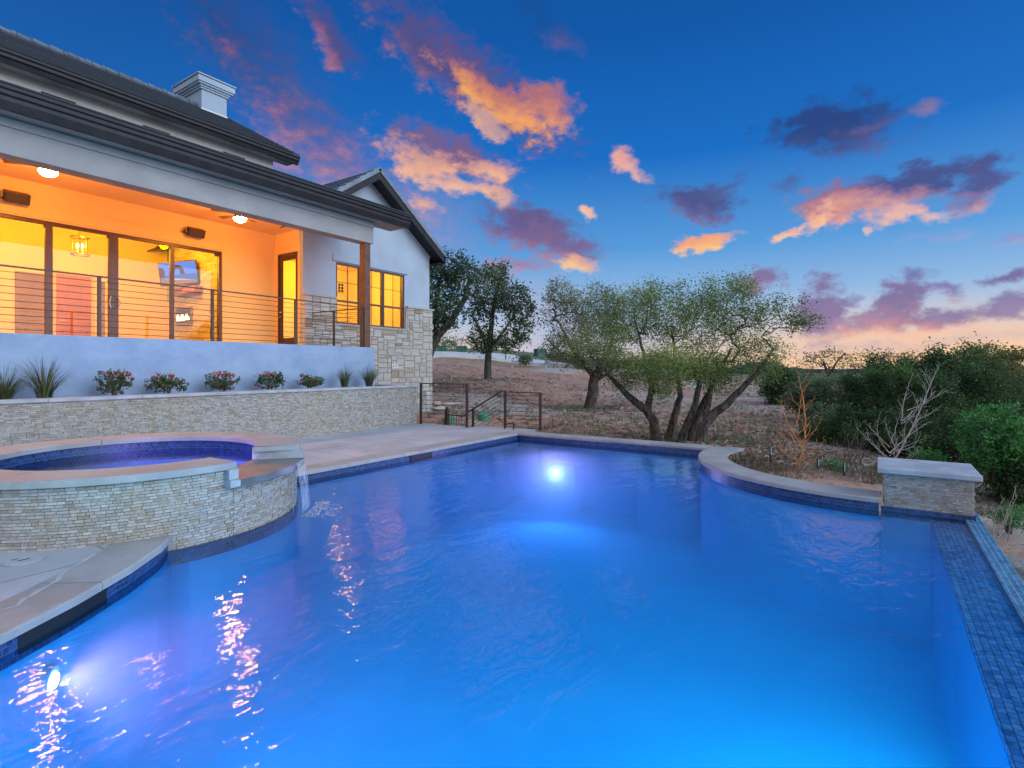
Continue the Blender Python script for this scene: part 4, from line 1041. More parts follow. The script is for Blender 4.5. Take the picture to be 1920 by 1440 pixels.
# chimney
YC = YRG-.35; ca, cb = PY(378,200,YC), PY(425,222,YC); ct = PY(373,137,YC-.1).z; cy1 = YC+1.35
mb = MB(); mb.box((ca.x,YC,6),(cb.x,cy1,ct-.30)); chim = mb.build('chimney', 'stucco', house)
mb = MB()
for g, z0, z1 in ((.05,.42,.36),(.09,.36,.30),(.15,.30,.24),(.19,.24,.07),(.16,.07,.04),(.22,.04,0)): mb.box((ca.x-g,YC-g,ct-z0+.001),(cb.x+g,cy1+g,ct-z1))
mb.build('cap', 'stucco', chim)
mb = MB(); fz = ZRG-.35*.55; mb.box((ca.x-.02,YC-.012,fz-.12),(cb.x+.02,YC-.002,fz+.06)); mb.build('flashing', 'trim_paint', chim)

# ---- wing
SCZ = PY(805,583,YW).z                    # top of stone wainscot
wx0, wx1 = PY(630,500,YW).x, PY(758,516,YW).x; wz0, wz1 = PY(757,617,YW).z, PY(757,516,YW).z
apx = PY(712,315,YW-.5); er = PY(835,477,YW-.5); slope = (apx.z-er.z)/(er.x-apx.x)
gx = (XW0+XW1)/2; gab = lambda x, dz=0: apx.z-.16-abs(x-apx.x)*slope+dz
mb = MB(); yb_, yf = YW+.2, YW
for (xa, xb, z0, z1) in ((XW0,wx0,-1,None),(wx1,XW1,-1,None),(wx0,wx1,-1,wz0),):
    if z1 is None:
        zz = [gab(xa), gab(xb)]; mb.hexa([Vector(p) for p in ((xa,yf,z0),(xb,yf,z0),(xb,yb_,z0),(xa,yb_,z0),(xa,yf,zz[0]),(xb,yf,zz[1]),(xb,yb_,zz[1]),(xa,yb_,zz[0]))])
    else: mb.box((xa,yf,z0),(xb,yb_,z1))
mb.face([(wx0,yf,wz1),(wx1,yf,wz1),(wx1,yf,gab(wx1)),(apx.x,yf,gab(apx.x)),(wx0,yf,gab(wx0))]); mb.face([(wx0,yf,wz1),(wx0,yb_,wz1),(wx1,yb_,wz1),(wx1,yf,wz1)])
for x in (wx0,wx1): mb.face([(x,yf,wz0),(x,yb_,wz0),(x,yb_,wz1),(x,yf,wz1)])
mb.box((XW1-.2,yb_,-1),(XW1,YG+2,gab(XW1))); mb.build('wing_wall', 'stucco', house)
mb = MB()
fU = lambda u: (Vector((XW0+u,YW-.07,0)), Vector((0,-1,0)))
ashlar(mb, fU, XW1-XW0+.07, -.7, SCZ, skip=lambda u, z: wx0-.03 < XW0+u < wx1+.03 and z > wz0-.04)
ashlar(mb, lambda u: (Vector((XW1+.07,YW-.07+u,0)), Vector((1,0,0))), 3.5, -.7, SCZ)
mb.build('stone_wainscot', 'limestone', house)
mb = MB(); mb.box((XW0,YW-.07,-.7),(wx0-.03,YW-.002,SCZ)); mb.box((wx1+.03,YW-.07,-.7),(XW1+.07,YW-.002,SCZ)); mb.box((wx0-.03,YW-.07,-.7),(wx1+.03,YW-.002,wz0-.05)); mb.box((XW1+.002,YW-.002,-.7),(XW1+.07,YW+3.4,SCZ)); mb.build('mortar_bed', 'mortar', house)
mb = MB(); mb.box((XW0-.03,YW-.13,SCZ),(wx0-.05,YW-.001,SCZ+.06)); mb.box((wx1+.05,YW-.13,SCZ),(XW1+.14,YW-.001,SCZ+.06)); mb.box((XW1+.001,YW-.001,SCZ),(XW1+.14,YW+3.5,SCZ+.06)); mb.box((wx0-.05,YW-.12,wz0-.05),(wx1+.05,YW-.001,wz0-.004)); mb.build('stone_cap', 'limestone', house)
mb = MB(); mb.box((wx0-.13,YW-.05,wz1+.03),(wx1+.13,YW-.001,wz1+.26)); mb.build('window_lintel', 'stucco', house, bevel=.01)
ww = (wx1-wx0)/3
for k in range(3):
    a, b = wx0+k*ww+.006, wx0+(k+1)*ww-.006; mid = wz0+(wz1-wz0)*.38
    mb = MB(); t_ = .055
    for (xa,za,xb,zb,y_) in ((a,wz0,a+t_,wz1,0),(b-t_,wz0,b,wz1,0),(a+t_,wz0,b-t_,wz0+t_,0),(a+t_,wz1-t_,b-t_,wz1,0),(a+t_,mid-.03,b-t_,mid+.03,.01)): mb.box((xa,YW+.02+y_,za),(xb,YW+.10,zb))
    wn = mb.build('window', 'bronze', house)
    mb = MB(); c = (a+b)/2; mb.box((c-.009,YW+.045,wz0+t_),(c+.009,YW+.07,mid-.03)); mb.box((c-.009,YW+.045,mid+.03),(c+.009,YW+.07,wz1-t_)); z2 = mid+(wz1-mid)*.5; mb.box((a+t_,YW+.047,z2-.009),(b-t_,YW+.068,z2+.009)); mb.build('muntin', 'bronze', wn)
    mb = MB(); mb.box((a+t_,YW+.075,wz0+t_),(b-t_,YW+.081,mid-.03)); mb.box((a+t_,YW+.075,mid+.03),(b-t_,YW+.081,wz1-t_)); mb.build('pane', 'window_glass', wn)
# wing interior
mb = MB(); mb.box((XW0+.2,YW+4.2,FLZ-.3),(XW1-.2,YW+4.3,CZ+.6)); mb.box((XW0+.002,YB+.3,FLZ-.3),(XW0+.24,YW+4.2,CZ+.6)); mb.box((XW1-.24,YW+.2,FLZ-.3),(XW1-.2,YW+4.2,CZ+.6)); mb.build('interior_wall', 'room_paint', house)
mb = MB(); mb.box((XW0+.2,YW+.2,CZ-.1),(XW1-.2,YW+4.3,CZ)); mb.build('interior_ceiling', 'room_paint', house); mb = MB(); mb.box((XW0+.2,YW+.2,FLZ-.1),(XW1-.2,YW+4.2,FLZ)); mb.build('interior_floor', 'door_wood', house)
for px in (638,669):
    a = PY(px,530,YW+4.19); mb = MB(); mb.box((a.x-.16,YW+4.15,a.z-.42),(a.x+.16,YW+4.19,a.z)); wn = mb.build('window', 'trim_paint', house)
    mb = MB(); 
    for i in (0,1):
        for j in (0,1,2): mb.box((a.x-.13+i*.14,YW+4.147,a.z-.39+j*.125),(a.x-.02+i*.14,YW+4.15,a.z-.29+j*.125))
    mb.build('pane', 'dark_glass', wn)
light('wing_room_light', 'POINT', (gx,YW+2.2,CZ-.6), 380, (1,.46,.03), .3)
# wing roof
mb = MB(); yf2 = YW-.5; yback = YG+2
tiled(mb, (er.x,yf2,er.z),(er.x,yback,er.z),(apx.x,yback,apx.z),(apx.x,yf2,apx.z), 11)
xl = 2*apx.x-er.x; tiled(mb, (xl,yf2,er.z),(xl,yback,er.z),(apx.x,yback,apx.z),(apx.x,yf2,apx.z), 11)
mb.build('wing_roof', 'roof_tile', house)
mb = MB()
for s_, xe in ((1, er.x), (-1, xl)):
    d = Vector((xe-apx.x,0,er.z-apx.z)); n_ = 12; nrm = Vector((-d.z*s_, 0, abs(d.x))).normalized()
    for k in range(n_):
        a, b = Vector((apx.x,yf2-.03,apx.z))+d*(k/n_), Vector((apx.x,yf2-.03,apx.z))+d*((k+1)/n_)
        o1 = nrm*(.03+.018); mb.hexa([a-nrm*.10+nrm*.0, a-nrm*.10+Vector((0,.3,0)), b-nrm*.10+Vector((0,.3,0)), b-nrm*.10, a+nrm*.02, a+nrm*.02+Vector((0,.3,0)), b+o1+Vector((0,.3,0)), b+o1])
mb.build('rake_tiles', 'rake_tile', house)
mb = MB()
for s_, xe in ((1, er.x), (-1, xl)):
    a, b = Vector((apx.x,yf2,apx.z-.20)), Vector((xe,yf2,er.z-.20))
    mb.hexa([a+Vector((0,0,-.16)),b+Vector((0,0,-.16)),b+Vector((0,.05,-.16)),a+Vector((0,.05,-.16)),a+Vector((0,0,.1)),b+Vector((0,0,.1)),b+Vector((0,.05,.1)),a+Vector((0,.05,.1))])
    a2, b2 = a+Vector((0,.05,-.10)), b+Vector((0,.05,-.10)); mb.hexa([a2+Vector((0,0,-.02)),b2+Vector((0,0,-.02)),b2+Vector((0,.45,-.02)),a2+Vector((0,.45,-.02)),a2,b2,b2+Vector((0,.45,0)),a2+Vector((0,.45,0))])
mb.box((er.x-.05,yf2,er.z-.36),(er.x+.02,yback,er.z-.03)); mb.box((XW1,yf2+.05,er.z-.38),(er.x-.05,yback,er.z-.36))
mb.build('rake_board', 'dark_metal', house)
mb = MB()
for s_, xe in ((1, XW1), (-1, XW0)):
    a, b = Vector((apx.x,YW-.045,gab(apx.x)-.14)), Vector((xe,YW-.045,gab(xe)-.14))
    mb.hexa([a+Vector((0,0,-.10)),b+Vector((0,0,-.10)),b+Vector((0,.043,-.10)),a+Vector((0,.043,-.10)),a+Vector((0,0,.1)),b+Vector((0,0,.1)),b+Vector((0,.043,.1)),a+Vector((0,.043,.1))])
mb.build('rake_trim', 'stucco', house)
# vent grille in the stone
vp = PY(740,686,YW-.10)
mb = MB(); mb.box((vp.x-.13,YW-.125,vp.z-.07),(vp.x+.13,YW-.10,vp.z+.07)); vn = mb.build('vent', 'white_plastic', house)
mb = MB(); 
for k in (-.07,.0,.07): mb.box((vp.x+k-.012,YW-.129,vp.z-.05),(vp.x+k+.012,YW-.125,vp.z+.05))
mb.build('slot', 'black_plastic', vn)

# ceiling fans with lit bowls
def fan(px, py, rot, label):
    c = PY(px, py, 13.35); e = empty('ceiling_fan', (c.x,c.y,CZ), label, 'ceiling fan', 'ceiling fans on the porch')
    mb = MB(); mb.tube([(c.x,c.y,CZ),(c.x,c.y,c.z+.16)], .018, 8); mb.lathe((c.x,c.y,CZ), [(.07,0),(.07,-.03),(.02,-.06)], 20); mb.build('downrod', 'bronze', e)
    mb = MB(); mb.lathe(c, [(.02,.17),(.09,.16),(.13,.11),(.13,.04),(.15,.03),(.15,.015)], 24); mb.build('motor', 'bronze', e, smooth=True)
    mb = MB(); mb.lathe(c, [(.15,.015),(.148,-.02),(.12,-.06),(.07,-.085),(.0,-.095)], 24); mb.build('lamp_bowl', 'lamp_bowl', e, smooth=True)
    for k in range(5):
        a = R(rot+72*k); u = Vector((math.cos(a),math.sin(a),0)); v = Vector((-u.y,u.x,.18)).normalized(); o = Vector((c.x,c.y,c.z+.09))
        mb = MB(); mb.obox(o+u*.24, u*.10, v*.025, Vector((0,0,.004))); mb.hexa([p for p in (o+u*.30-v*.05, o+u*.30+v*.05, o+u*.66+v*.075, o+u*.66-v*.075)]+[q+Vector((0,0,.008)) for q in (o+u*.30-v*.05, o+u*.30+v*.05, o+u*.66+v*.075, o+u*.66-v*.075)])
        mb.build('blade', 'bronze', e)
    light('fan_glow', 'POINT', c+Vector((0,0,-.16)), 175, (1,.19,.0), .12, None, e)
fan(90, 322, 8, 'ceiling fan with a glowing bowl at the left, near the leftmost speaker')
fan(450, 410, 30, 'ceiling fan with a glowing bowl near the patio door end of the porch')
light('porch_glow', 'POINT', (.2,13.3,CZ-.4), 175, (1,.19,.0), .15)
# wall speakers
def speaker(px, py, label):
    c = PY(px, py, YB-.17); e = empty('wall_speaker', (c.x,YB,c.z), label, 'speaker', 'speakers on the porch wall'); tl = Vector((0,-.9,-.42)).normalized(); up = Vector((0,-.42,.9)).normalized()
    mb = MB(); mb.obox(c, (.21,0,0), up*.11, tl*.09); mb.build('cabinet', 'black_plastic', e, bevel=.012)
    mb = MB(); mb.obox(c+tl*.092, (.19,0,0), up*.092, tl*.004); mb.build('grille', 'speaker_grille', e)
    mb = MB(); mb.obox(c+Vector((-.24,0,0)), (.02,0,0), (0,.03,0), (0,0,.05)); mb.bar(c+Vector((-.23,.0,0)), (c.x-.23,YB-.001,c.z), .04,.05); mb.build('bracket', 'black_plastic', e)
speaker(31, 370, 'dark brown box speaker on the porch wall above the leftmost glass panel')
speaker(367, 436, 'dark brown box speaker on the porch wall above the rightmost glass panel')

# ================================================================== RAILINGS
def railing(name, label, posts, h, rods, rail_dz=0, pw=.05, base_z=None, top_over=0, org=None, group=None, tops=None, rodr=.006):
    """posts: list of (x,y,zbase); rods run between successive posts"""
    e = empty(name, posts[0], label, 'railing', group)
    P = [Vector(p) for p in posts]; T_ = [Vector((p.x,p.y,p.z+h)) for p in P]
    for p, t_ in zip(P, T_):
        d = Vector((1,0,0)); mb = MB(); mb.box((p.x-pw/2,p.y-pw/2,p.z), (p.x+pw/2,p.y+pw/2,t_.z-.012)); mb.build('post', 'rail_metal', e)
    mb = MB()
    for a, b in zip(T_, T_[1:]): d = (b-a).normalized(); mb.bar(a-d*.025, b+d*.025, .055, .024)
    mb.build('top_rail', 'rail_metal', e)
    for k in range(rods):
        f = (k+.55)/(rods+.35); mb = MB()
        for a, b in zip(P, P[1:]): mb.tube([a+Vector((0,0,h*f)), b+Vector((0,0,h*f))], rodr, 5)
        mb.build('rod', 'rail_metal', e)
    return e
yr = YP+.10; zf = FLZ+.005
pts = [(PY(px,600,yr).x, yr, zf) for px in (-560,-260,-40,186,398,554)]; pts.append((pp.x-.13, yr, zf))
railing('porch_railing', 'long dark metal porch railing with thin horizontal rods above the pale stucco wall', pts, 1.07, 9)
xr = pp.x+.02
railing('porch_railing', 'short dark metal porch railing running back from the timber post', [(xr,YP+.30,zf)]+[(xr, ray(px)[1]/ray(px)[0]*xr, zf) for px in (626,579)], 1.07, 9)
railing('deck_railing', 'dark metal railing panel standing at the deck edge beside the planter wall corner', [(10.76,10.21,DZ),(10.76,8.63,DZ)], 1.09, 9)
e = railing('stair_landing_railing', 'dark metal railing panel right of the steps, nearest the pool corner', [(11.28,7.82,DZ-.03),(11.34,6.82,DZ-.03)], .925, 9)
e2 = empty('stair_railing', (11.3,9.2,-.5), 'dark sloping stair handrail descending left from the landing panel', 'railing')
lo, hi = PX(879,772,11.55), PX(941,733,11.35)
mb = MB(); mb.bar(lo, hi, .05, .024); mb.bar(hi, Vector((11.30,7.84,hi.z)), .05,.024); mb.build('top_rail', 'rail_metal', e2)
mb = MB(); a = PX(887,768,11.53); mb.box((a.x-.025,a.y-.025,-.6),(a.x+.025,a.y+.025,a.z)); mb.build('post', 'rail_metal', e2)
for k in range(1,8):
    mb = MB(); mb.tube([lo-Vector((0,0,.105*k)), hi-Vector((0,0,.105*k))], .006, 5); mb.build('rod', 'rail_metal', e2)
mb = MB(); q = PX(946,796,11.05); r2 = PX(963,793,11.05); mb.bar(q, r2, .03,.03); mb.bar(r2, r2-Vector((0,0,.25)), .03,.03, up=(1,0,0)); mb.bar(q, q-Vector((0,0,.25)), .03, .03, up=(1,0,0)); tag(mb.build('handrail_stub', 'rail_metal', org=q), 'low dark metal handrail end peeking over the deck edge inside the landing panel', 'handrail')
# lower gate down the steps
e3 = empty('lower_stair_railing', (12.4,10.5,-.6), 'small dark railing with upright pickets at the foot of the steps below the deck', 'railing')
a, b = PD(838,772,16.5), PD(878,779,15.6); c_ = PD(870,780,15.7)
mb = MB(); mb.box((a.x-.05,a.y-.05,-.5),(a.x+.05,a.y+.05,a.z+.05)); mb.box((a.x-.03,a.y-.03,a.z+.05),(a.x+.03,a.y+.03,a.z+.14)); mb.build('post', 'rail_metal', e3)
mb = MB(); a2 = a+Vector((0,0,-.09)); mb.bar(a2, c_, .04,.03); mb.bar(c_, b+Vector((0,0,.12)), .04,.03); mb.build('top_rail', 'rail_metal', e3)
for k in range(1,7):
    p = a2.lerp(c_, k/7); mb = MB(); mb.tube([p, Vector((p.x,p.y,-.5))], .009, 5); mb.build('picket', 'rail_metal', e3)
# steps going down beside the deck
mb = MB()
for k in range(5): mb.box((10.95,8.62+k*.32,-1.2),(12.2,8.94+k*.32,DZ-.16*(k+1)))
tag(mb.build('garden_steps', 'deck_concrete', org=(11.6,9,-.5)), 'pale concrete steps descending beside the deck edge', 'steps')

# ================================================================== PLANTER
plw = empty('planter_wall', (5,YR0,0), 'long low retaining wall of split face stone with a smooth slab cap holding the planting bed', 'retaining wall')
PT = EYE-.457; PXR = 10.66
mb = MB(); mb.box((-3.4,YR0+.005,-.3),(PXR-.005,YR0+.28,PT-.05)); mb.box((PXR-.28,YR0+.28,-.3),(PXR-.005,YW-.1,PT-.05)); mb.build('core', 'mortar', plw)
mb = MB(); veneer(mb, flat_frame((-.8,YR0,0),(PXR,YR0,0)), 0, PXR+.8, DZ-.02, PT-.05, (.05,.12), .029, (.006,.024)); veneer(mb, flat_frame((PXR,YR0,0),(PXR,YW-.1,0)), 0, YW-.1-YR0, -.2, PT-.05, (.08,.2), .035)
mb.build('stone_face', 'ledgestone', plw)
mb = MB(); x = -3.4
while x < PXR: x2 = min(x+1.25, PXR+.04); mb.box((x+.002,YR0-.045,PT-.052),(x2-.002,YR0+.30,PT)); x = x2 if x2 < PXR else 99
mb.box((PXR-.30,YR0+.304,PT-.052),(PXR+.04,YW-.1,PT)); mb.build('cap', 'cap_stone', plw, bevel=.006)
mb = MB(); 
for i in range(60):
    for j in range(5):
        x0, x1 = -3.4+i*.232, -3.4+(i+1)*.232; y0, y1 = YR0+.27+j*.2, YR0+.27+(j+1)*.2
        zf_ = lambda x, y: PT-.05+.03*mnoise.noise(Vector((x*3,y*3,0)))
        mb.face([(x0,y0,zf_(x0,y0)),(x1,y0,zf_(x1,y0)),(x1,min(y1,YP),zf_(x1,y1)),(x0,min(y1,YP),zf_(x0,y1))])
tag(mb.build('planter_soil', 'soil', smooth=True), kind='structure')

# ================================================================== PLANTS
def leaves_np(cent, size, n_each, spread, rs, up=.0, narrow=.5, droop=0):
    """diamond leaves scattered about the centres -> (n,4,3)"""
    c = np.repeat(np.asarray(cent), n_each, 0); N = len(c)
    c = c + rs.normal(0, spread, (N,3))
    a = rs.normal(0,1,(N,3)); a[:,2] = a[:,2]*.6+up; a /= np.linalg.norm(a,axis=1,keepdims=True)
    b = rs.normal(0,1,(N,3)); b -= a*(a*b).sum(1,keepdims=True); b /= np.linalg.norm(b,axis=1,keepdims=True)
    s = size*rs.uniform(.6,1.35,(N,1)); n_ = np.cross(a,b)*s*.15
    return np.stack([c-a*s, c-b*s*narrow+n_, c+a*s, c+b*s*narrow+n_], 1)
class Skel:
    def __init__(s): s.p = []; s.par = []; s.fix = []
    def add(s, p, par, r=0): s.p.append(np.array(p, float)); s.par.append(par); s.fix.append(r); return len(s.p)-1
def grow(trunks, env, seed, step=.22, jit=.22, tip=.006, ex=2.35, sag=.0):
    rs = np.random.default_rng(seed); S = Skel()
    for ti, (pts, r0, r1) in enumerate(trunks):
        pts = [np.array(p, float) for p in pts]; prev = -1; tot = sum(np.linalg.norm(b-a) for a, b in zip(pts, pts[1:])); acc = 0
        if len(pts) and ti and np.linalg.norm(pts[0]-S.p[0]) >= 0:
            d = [np.linalg.norm(pts[0]-q) for q in S.p]; k = int(np.argmin(d)); prev = k if d[k] < .12 else -1
        for a, b in zip(pts, pts[1:]):
            L_ = np.linalg.norm(b-a); n = max(1, int(L_/step))
            for k in range(n):
                q = a+(b-a)*k/n + rs.normal(0, jit*.18*step, 3); prev = S.add(q, prev, r0+(r1-r0)*acc/tot); acc += L_/n
        prev = S.add(pts[-1], prev, r1)
    A = []
    for c, rad, n in env:
        v = rs.normal(0,1,(n,3)); v /= np.linalg.norm(v,axis=1,keepdims=True); v *= rs.uniform(.15,1,(n,1))**.45; A.append(np.array(c)+v*np.array(rad))
    A = np.concatenate(A)
    P0 = np.array(S.p); top = P0[[i for i in range(len(P0)) if S.fix[i] > 0]]
    dist = np.array([np.min(np.linalg.norm(top-a,axis=1)) for a in A]); A = A[np.argsort(dist)]
    cap = len(S.p)+int(dist.sum()/step*1.2)+len(A)*8+500; buf = np.zeros((cap,3)); m = len(S.p); buf[:m] = P0
    zmin = P0[:,2].min(); zl = buf[:,2]
    for a in A:
        d = np.linalg.norm(buf[:m]-a, axis=1)+np.maximum(0, buf[:m,2]-a[2])*.6
        lowpen = (buf[:m,2] < zmin+(a[2]-zmin)*.25)*.4; k = int(np.argmin(d+lowpen)); L_ = np.linalg.norm(a-buf[k])
        n = max(1, int(L_/step)); bow = rs.normal(0,1,3)*L_*jit*.5; bow[2] = abs(bow[2])-sag*L_; prev = k; p0 = buf[k].copy()
        for i in range(1, n+1):
            f = i/n; q = p0+(a-p0)*f+bow*math.sin(math.pi*f)+rs.normal(0, jit*step*.5, 3)
            if m >= cap: break
            prev = S.add(q, prev); buf[m] = q; m += 1
    N = len(S.p); acc = np.zeros(N); R_ = np.zeros(N); kids = [[] for _ in range(N)]
    for i in range(N-1, -1, -1):
        r = acc[i]**(1/ex) if acc[i] > 0 else tip
        R_[i] = max(r, 0); 
        if S.par[i] >= 0: acc[S.par[i]] += r**ex; kids[S.par[i]].append(i)
    fx = np.array(S.fix)
    big = R_[fx > 0].max() if (fx > 0).any() else 1
    R_ = np.where(fx > 0, fx, np.minimum(R_, (trunks[0][2])*.95))
    return S, R_, kids
def wood(mb, S, R_, kids, minr=0):
    N = len(S.p)
    for i in range(N):
        starts = [i] if S.par[i] < 0 else []
        if starts or True:
            ks = sorted(kids[i], key=lambda k: -R_[k])
            heads = ks if S.par[i] < 0 else ks[1:]
            for h in heads:
                ch = [i, h]; c = h
                while kids[c]: c = max(kids[c], key=lambda k: R_[k]); ch.append(c)
                rr = [max(R_[k], minr) for k in ch]; rr[0] = rr[1] if S.par[i] >= 0 else rr[0]; rr[-1] *= .5
                mb.tube([Vector(S.p[k]) for k in ch], rr, 8 if rr[1] > .06 else (5 if rr[1] > .02 else 3), cap=False, tint=.5)
def make_tree(name, label, cat, base, trunks, env, seed, bark, leaf, lsize, lper, lspread, step=.22, jit=.22, tip=.006, thr=.012, group=None, minr=.004, narrow=.5, sag=0, tintbias=None, crown_name='crown', ex=2.35, frac=1):
    e = empty(name, base, label, cat, group)
    S, R_, kids = grow(trunks, env, seed, step, jit, tip, ex, sag)
    mb = MB(); wood(mb, S, R_, kids, minr); mb.build('trunk', bark, e, smooth=True, uvs=False)
    if leaf:
        rs = np.random.default_rng(seed+1)
        idx = [i for i in range(len(S.p)) if R_[i] < thr and S.fix[i] == 0 and rs.random() < frac]; cen = np.array([S.p[i] for i in idx])
        Q = leaves_np(cen, lsize, lper, lspread, rs, .3, narrow)
        base_t = np.repeat(rs.random(len(cen))*.35, lper); tt = np.clip(base_t+rs.random(len(Q))*.45, 0, 1)
        cc = Q.mean(1); sc_ = 6.0/max(.5, float(np.ptp(cc[:,2]))); tt = np.clip(tt+.22*np.sin(cc[:,0]*sc_*1.3+seed)*np.sin(cc[:,1]*sc_*1.1)+.14*np.sin(cc[:,2]*sc_*2.1), 0, 1)
        if tintbias is not None: tt = np.clip(tt+tintbias(Q.mean(1)), 0, 1)
        mb = MB(); mb.quads(Q, tt.tolist()); mb.build(crown_name, leaf, e, uvs=False)
    return e
def V3(px, py, d): return tuple(PD(px, py, d))
# --- multi-stemmed live oak just beyond the pool
b0 = PD(1280,836,13.4)
T = [([V3(1232,840,13.2),V3(1226,790,13.2),V3(1212,768,13.2),V3(1180,745,13.1),V3(1150,712,13.0),V3(1118,676,12.9)], .145,.03),
     ([V3(1214,770,13.2),V3(1222,720,13.4),V3(1205,660,13.6),V3(1190,600,13.7)], .09,.02),
     ([V3(1250,840,13.7),V3(1262,790,13.8),V3(1275,745,13.9),V3(1268,690,14.0),V3(1262,635,14.0)], .12,.025),
     ([V3(1268,842,13.0),V3(1285,805,12.9),V3(1300,770,12.8),V3(1312,720,12.7),V3(1298,690,12.6),V3(1240,668,12.5)], .10,.03),
     ([V3(1292,842,13.3),V3(1300,805,13.3),V3(1312,770,13.3),V3(1345,700,13.2),V3(1370,655,13.1)],   .11,.03),
     ([V3(1312,844,12.6),V3(1318,800,12.6),V3(1340,775,12.6),V3(1362,758,12.5),V3(1378,740,12.5),V3(1420,700,12.4),V3(1450,655,12.3)], .145,.03),
     ([V3(1322,790,12.6),V3(1330,740,12.9),V3(1345,690,13.2)], .09,.025)]
E = [(V3(1180,595,13.8),(.85,1.0,.78),300),(V3(1255,585,14.2),(.85,.9,.85),300),(V3(1120,640,13.2),(.66,.8,.55),150),(V3(1370,580,13.6),(.85,.9,.80),300),
     (V3(1310,610,13.2),(.9,1.0,.80),300),(V3(1455,590,12.6),(.62,.8,.46),110),(V3(1505,602,12.2),(.30,.4,.17),36),(V3(1420,660,12.4),(.75,.7,.40),150),(V3(1250,685,12.6),(1.15,.7,.44),420),(V3(1330,690,12.9),(1.1,.6,.40),280),(V3(1170,690,13.0),(.55,.6,.45),140),
     (V3(1215,545,14.0),(.35,.3,.35),34),(V3(1330,545,13.6),(.3,.3,.42),34),(V3(1390,535,13.4),(.5,.4,.34),50),(V3(1240,725,13.0),(.36,.4,.30),60),(V3(1430,705,12.4),(.45,.4,.25),40),(V3(1350,720,12.9),(.5,.5,.3),50),(V3(1190,720,13.0),(.25,.4,.3),36)]
make_tree('oak_tree', 'multi-stemmed live oak with spreading pale green crown right behind the far pool coping', 'tree', b0, T, E, 11, 'oak_bark', 'oak_leaf', .027, 18, .10, step=.15, jit=.34, tip=.0036, thr=.012, minr=.0038, ex=2.2,
          tintbias=lambda c: .12*np.sin(c[:,0]*2.1)+.12*np.sin(c[:,1]*1.7+1), group='trees on the slope beyond the pool')
# --- sparse oak behind it to the left
b0 = PD(1105,770,24)
T = [([V3(1105,772,24),V3(1112,735,24),V3(1115,705,24),V3(1128,690,23.8)], .27,.20), ([V3(1115,708,24),V3(1085,670,24),V3(1060,630,24),V3(1045,600,24)], .14,.03), ([V3(1127,692,24),V3(1145,650,24.3),V3(1150,610,24.5)], .14,.03),
     ([V3(1118,712,24),V3(1140,700,23.6),V3(1152,688,23.4)], .10,.05),([V3(1087,672,24),V3(1050,660,23.6),V3(1030,640,23.5)], .07,.03)]
E = [(V3(1065,600,24),(1.1,1.2,1.4),260),(V3(1050,560,24),(.7,.9,.85),100),(V3(1120,585,24.5),(1.4,1.4,1.3),320),(V3(1165,600,24.5),(1.0,1.2,1.4),160),(V3(1060,655,23.6),(1.1,1.1,.8),190),(V3(1120,665,23.8),(1.2,1.1,.7),220),(V3(1037,540,24),(.35,.3,.5),16)]
make_tree('oak_tree', 'sparse greyish oak with short forked trunk, left of the large live oak', 'tree', b0, T, E, 23, 'oak_bark', 'oak_leaf_dry', .046, 14, .14, step=.25, jit=.34, tip=.006, thr=.017, minr=.007, ex=2.2, group='trees on the slope beyond the pool')
# --- slender elm-like tree centre left
b0 = PD(915,711,33)
T = [([V3(915,712,33),V3(915,680,33),V3(918,650,33),V3(922,600,33),V3(930,550,33),V3(940,520,33)], .24,.07), ([V3(919,652,33),V3(945,620,32.6),V3(965,590,32.3)], .10,.04), ([V3(916,660,33),V3(900,620,33),V3(885,590,33.3)], .10,.04)]
E = [(V3(930,515,33),(1.0,1.0,.8),70),(V3(900,590,33),(.9,1.0,1.4),80),(V3(960,560,33),(1.4,1.2,1.1),110),(V3(980,600,32.6),(.9,1.0,1.1),70),(V3(905,640,33),(1.0,1.0,.65),60),(V3(960,635,32.6),(1.2,1.0,.6),60),(V3(930,560,33),(1.1,1.1,1.2),60)]
make_tree('cedar_elm', 'dark upright tree with straight grey trunk alone on the slope between house and oaks', 'tree', b0, T, E, 31, 'oak_bark', 'elm_leaf', .10, 13, .19, step=.35, jit=.25, tip=.010, thr=.02, minr=.012, group='trees on the slope beyond the pool')
# --- big tree behind the wing corner
b0 = PD(800,690,28)
T = [([V3(796,690,28),V3(806,655,28),V3(820,630,28),V3(850,595,28),V3(872,560,28),V3(880,520,28)], .30,.08), ([V3(820,631,28),V3(815,590,28.5),V3(820,540,29),V3(835,500,29)], .18,.06)]
E = [(V3(845,500,28.6),(1.5,1.3,.8),100),(V3(820,545,28.6),(1.3,1.2,1.2),100),(V3(875,530,28),(1.0,1.2,.9),90),(V3(840,585,28),(1.2,1.1,.8),80),(V3(815,610,28),(1.0,1.0,.7),50),(V3(800,530,29),(1.2,1.2,1.2),60)]
make_tree('cedar_elm', 'dense dark leaning tree growing close behind the right corner of the house', 'tree', b0, T, E, 37, 'oak_bark', 'elm_leaf', .095, 14, .17, step=.32, jit=.25, tip=.010, thr=.02, minr=.012, group='trees on the slope beyond the pool')
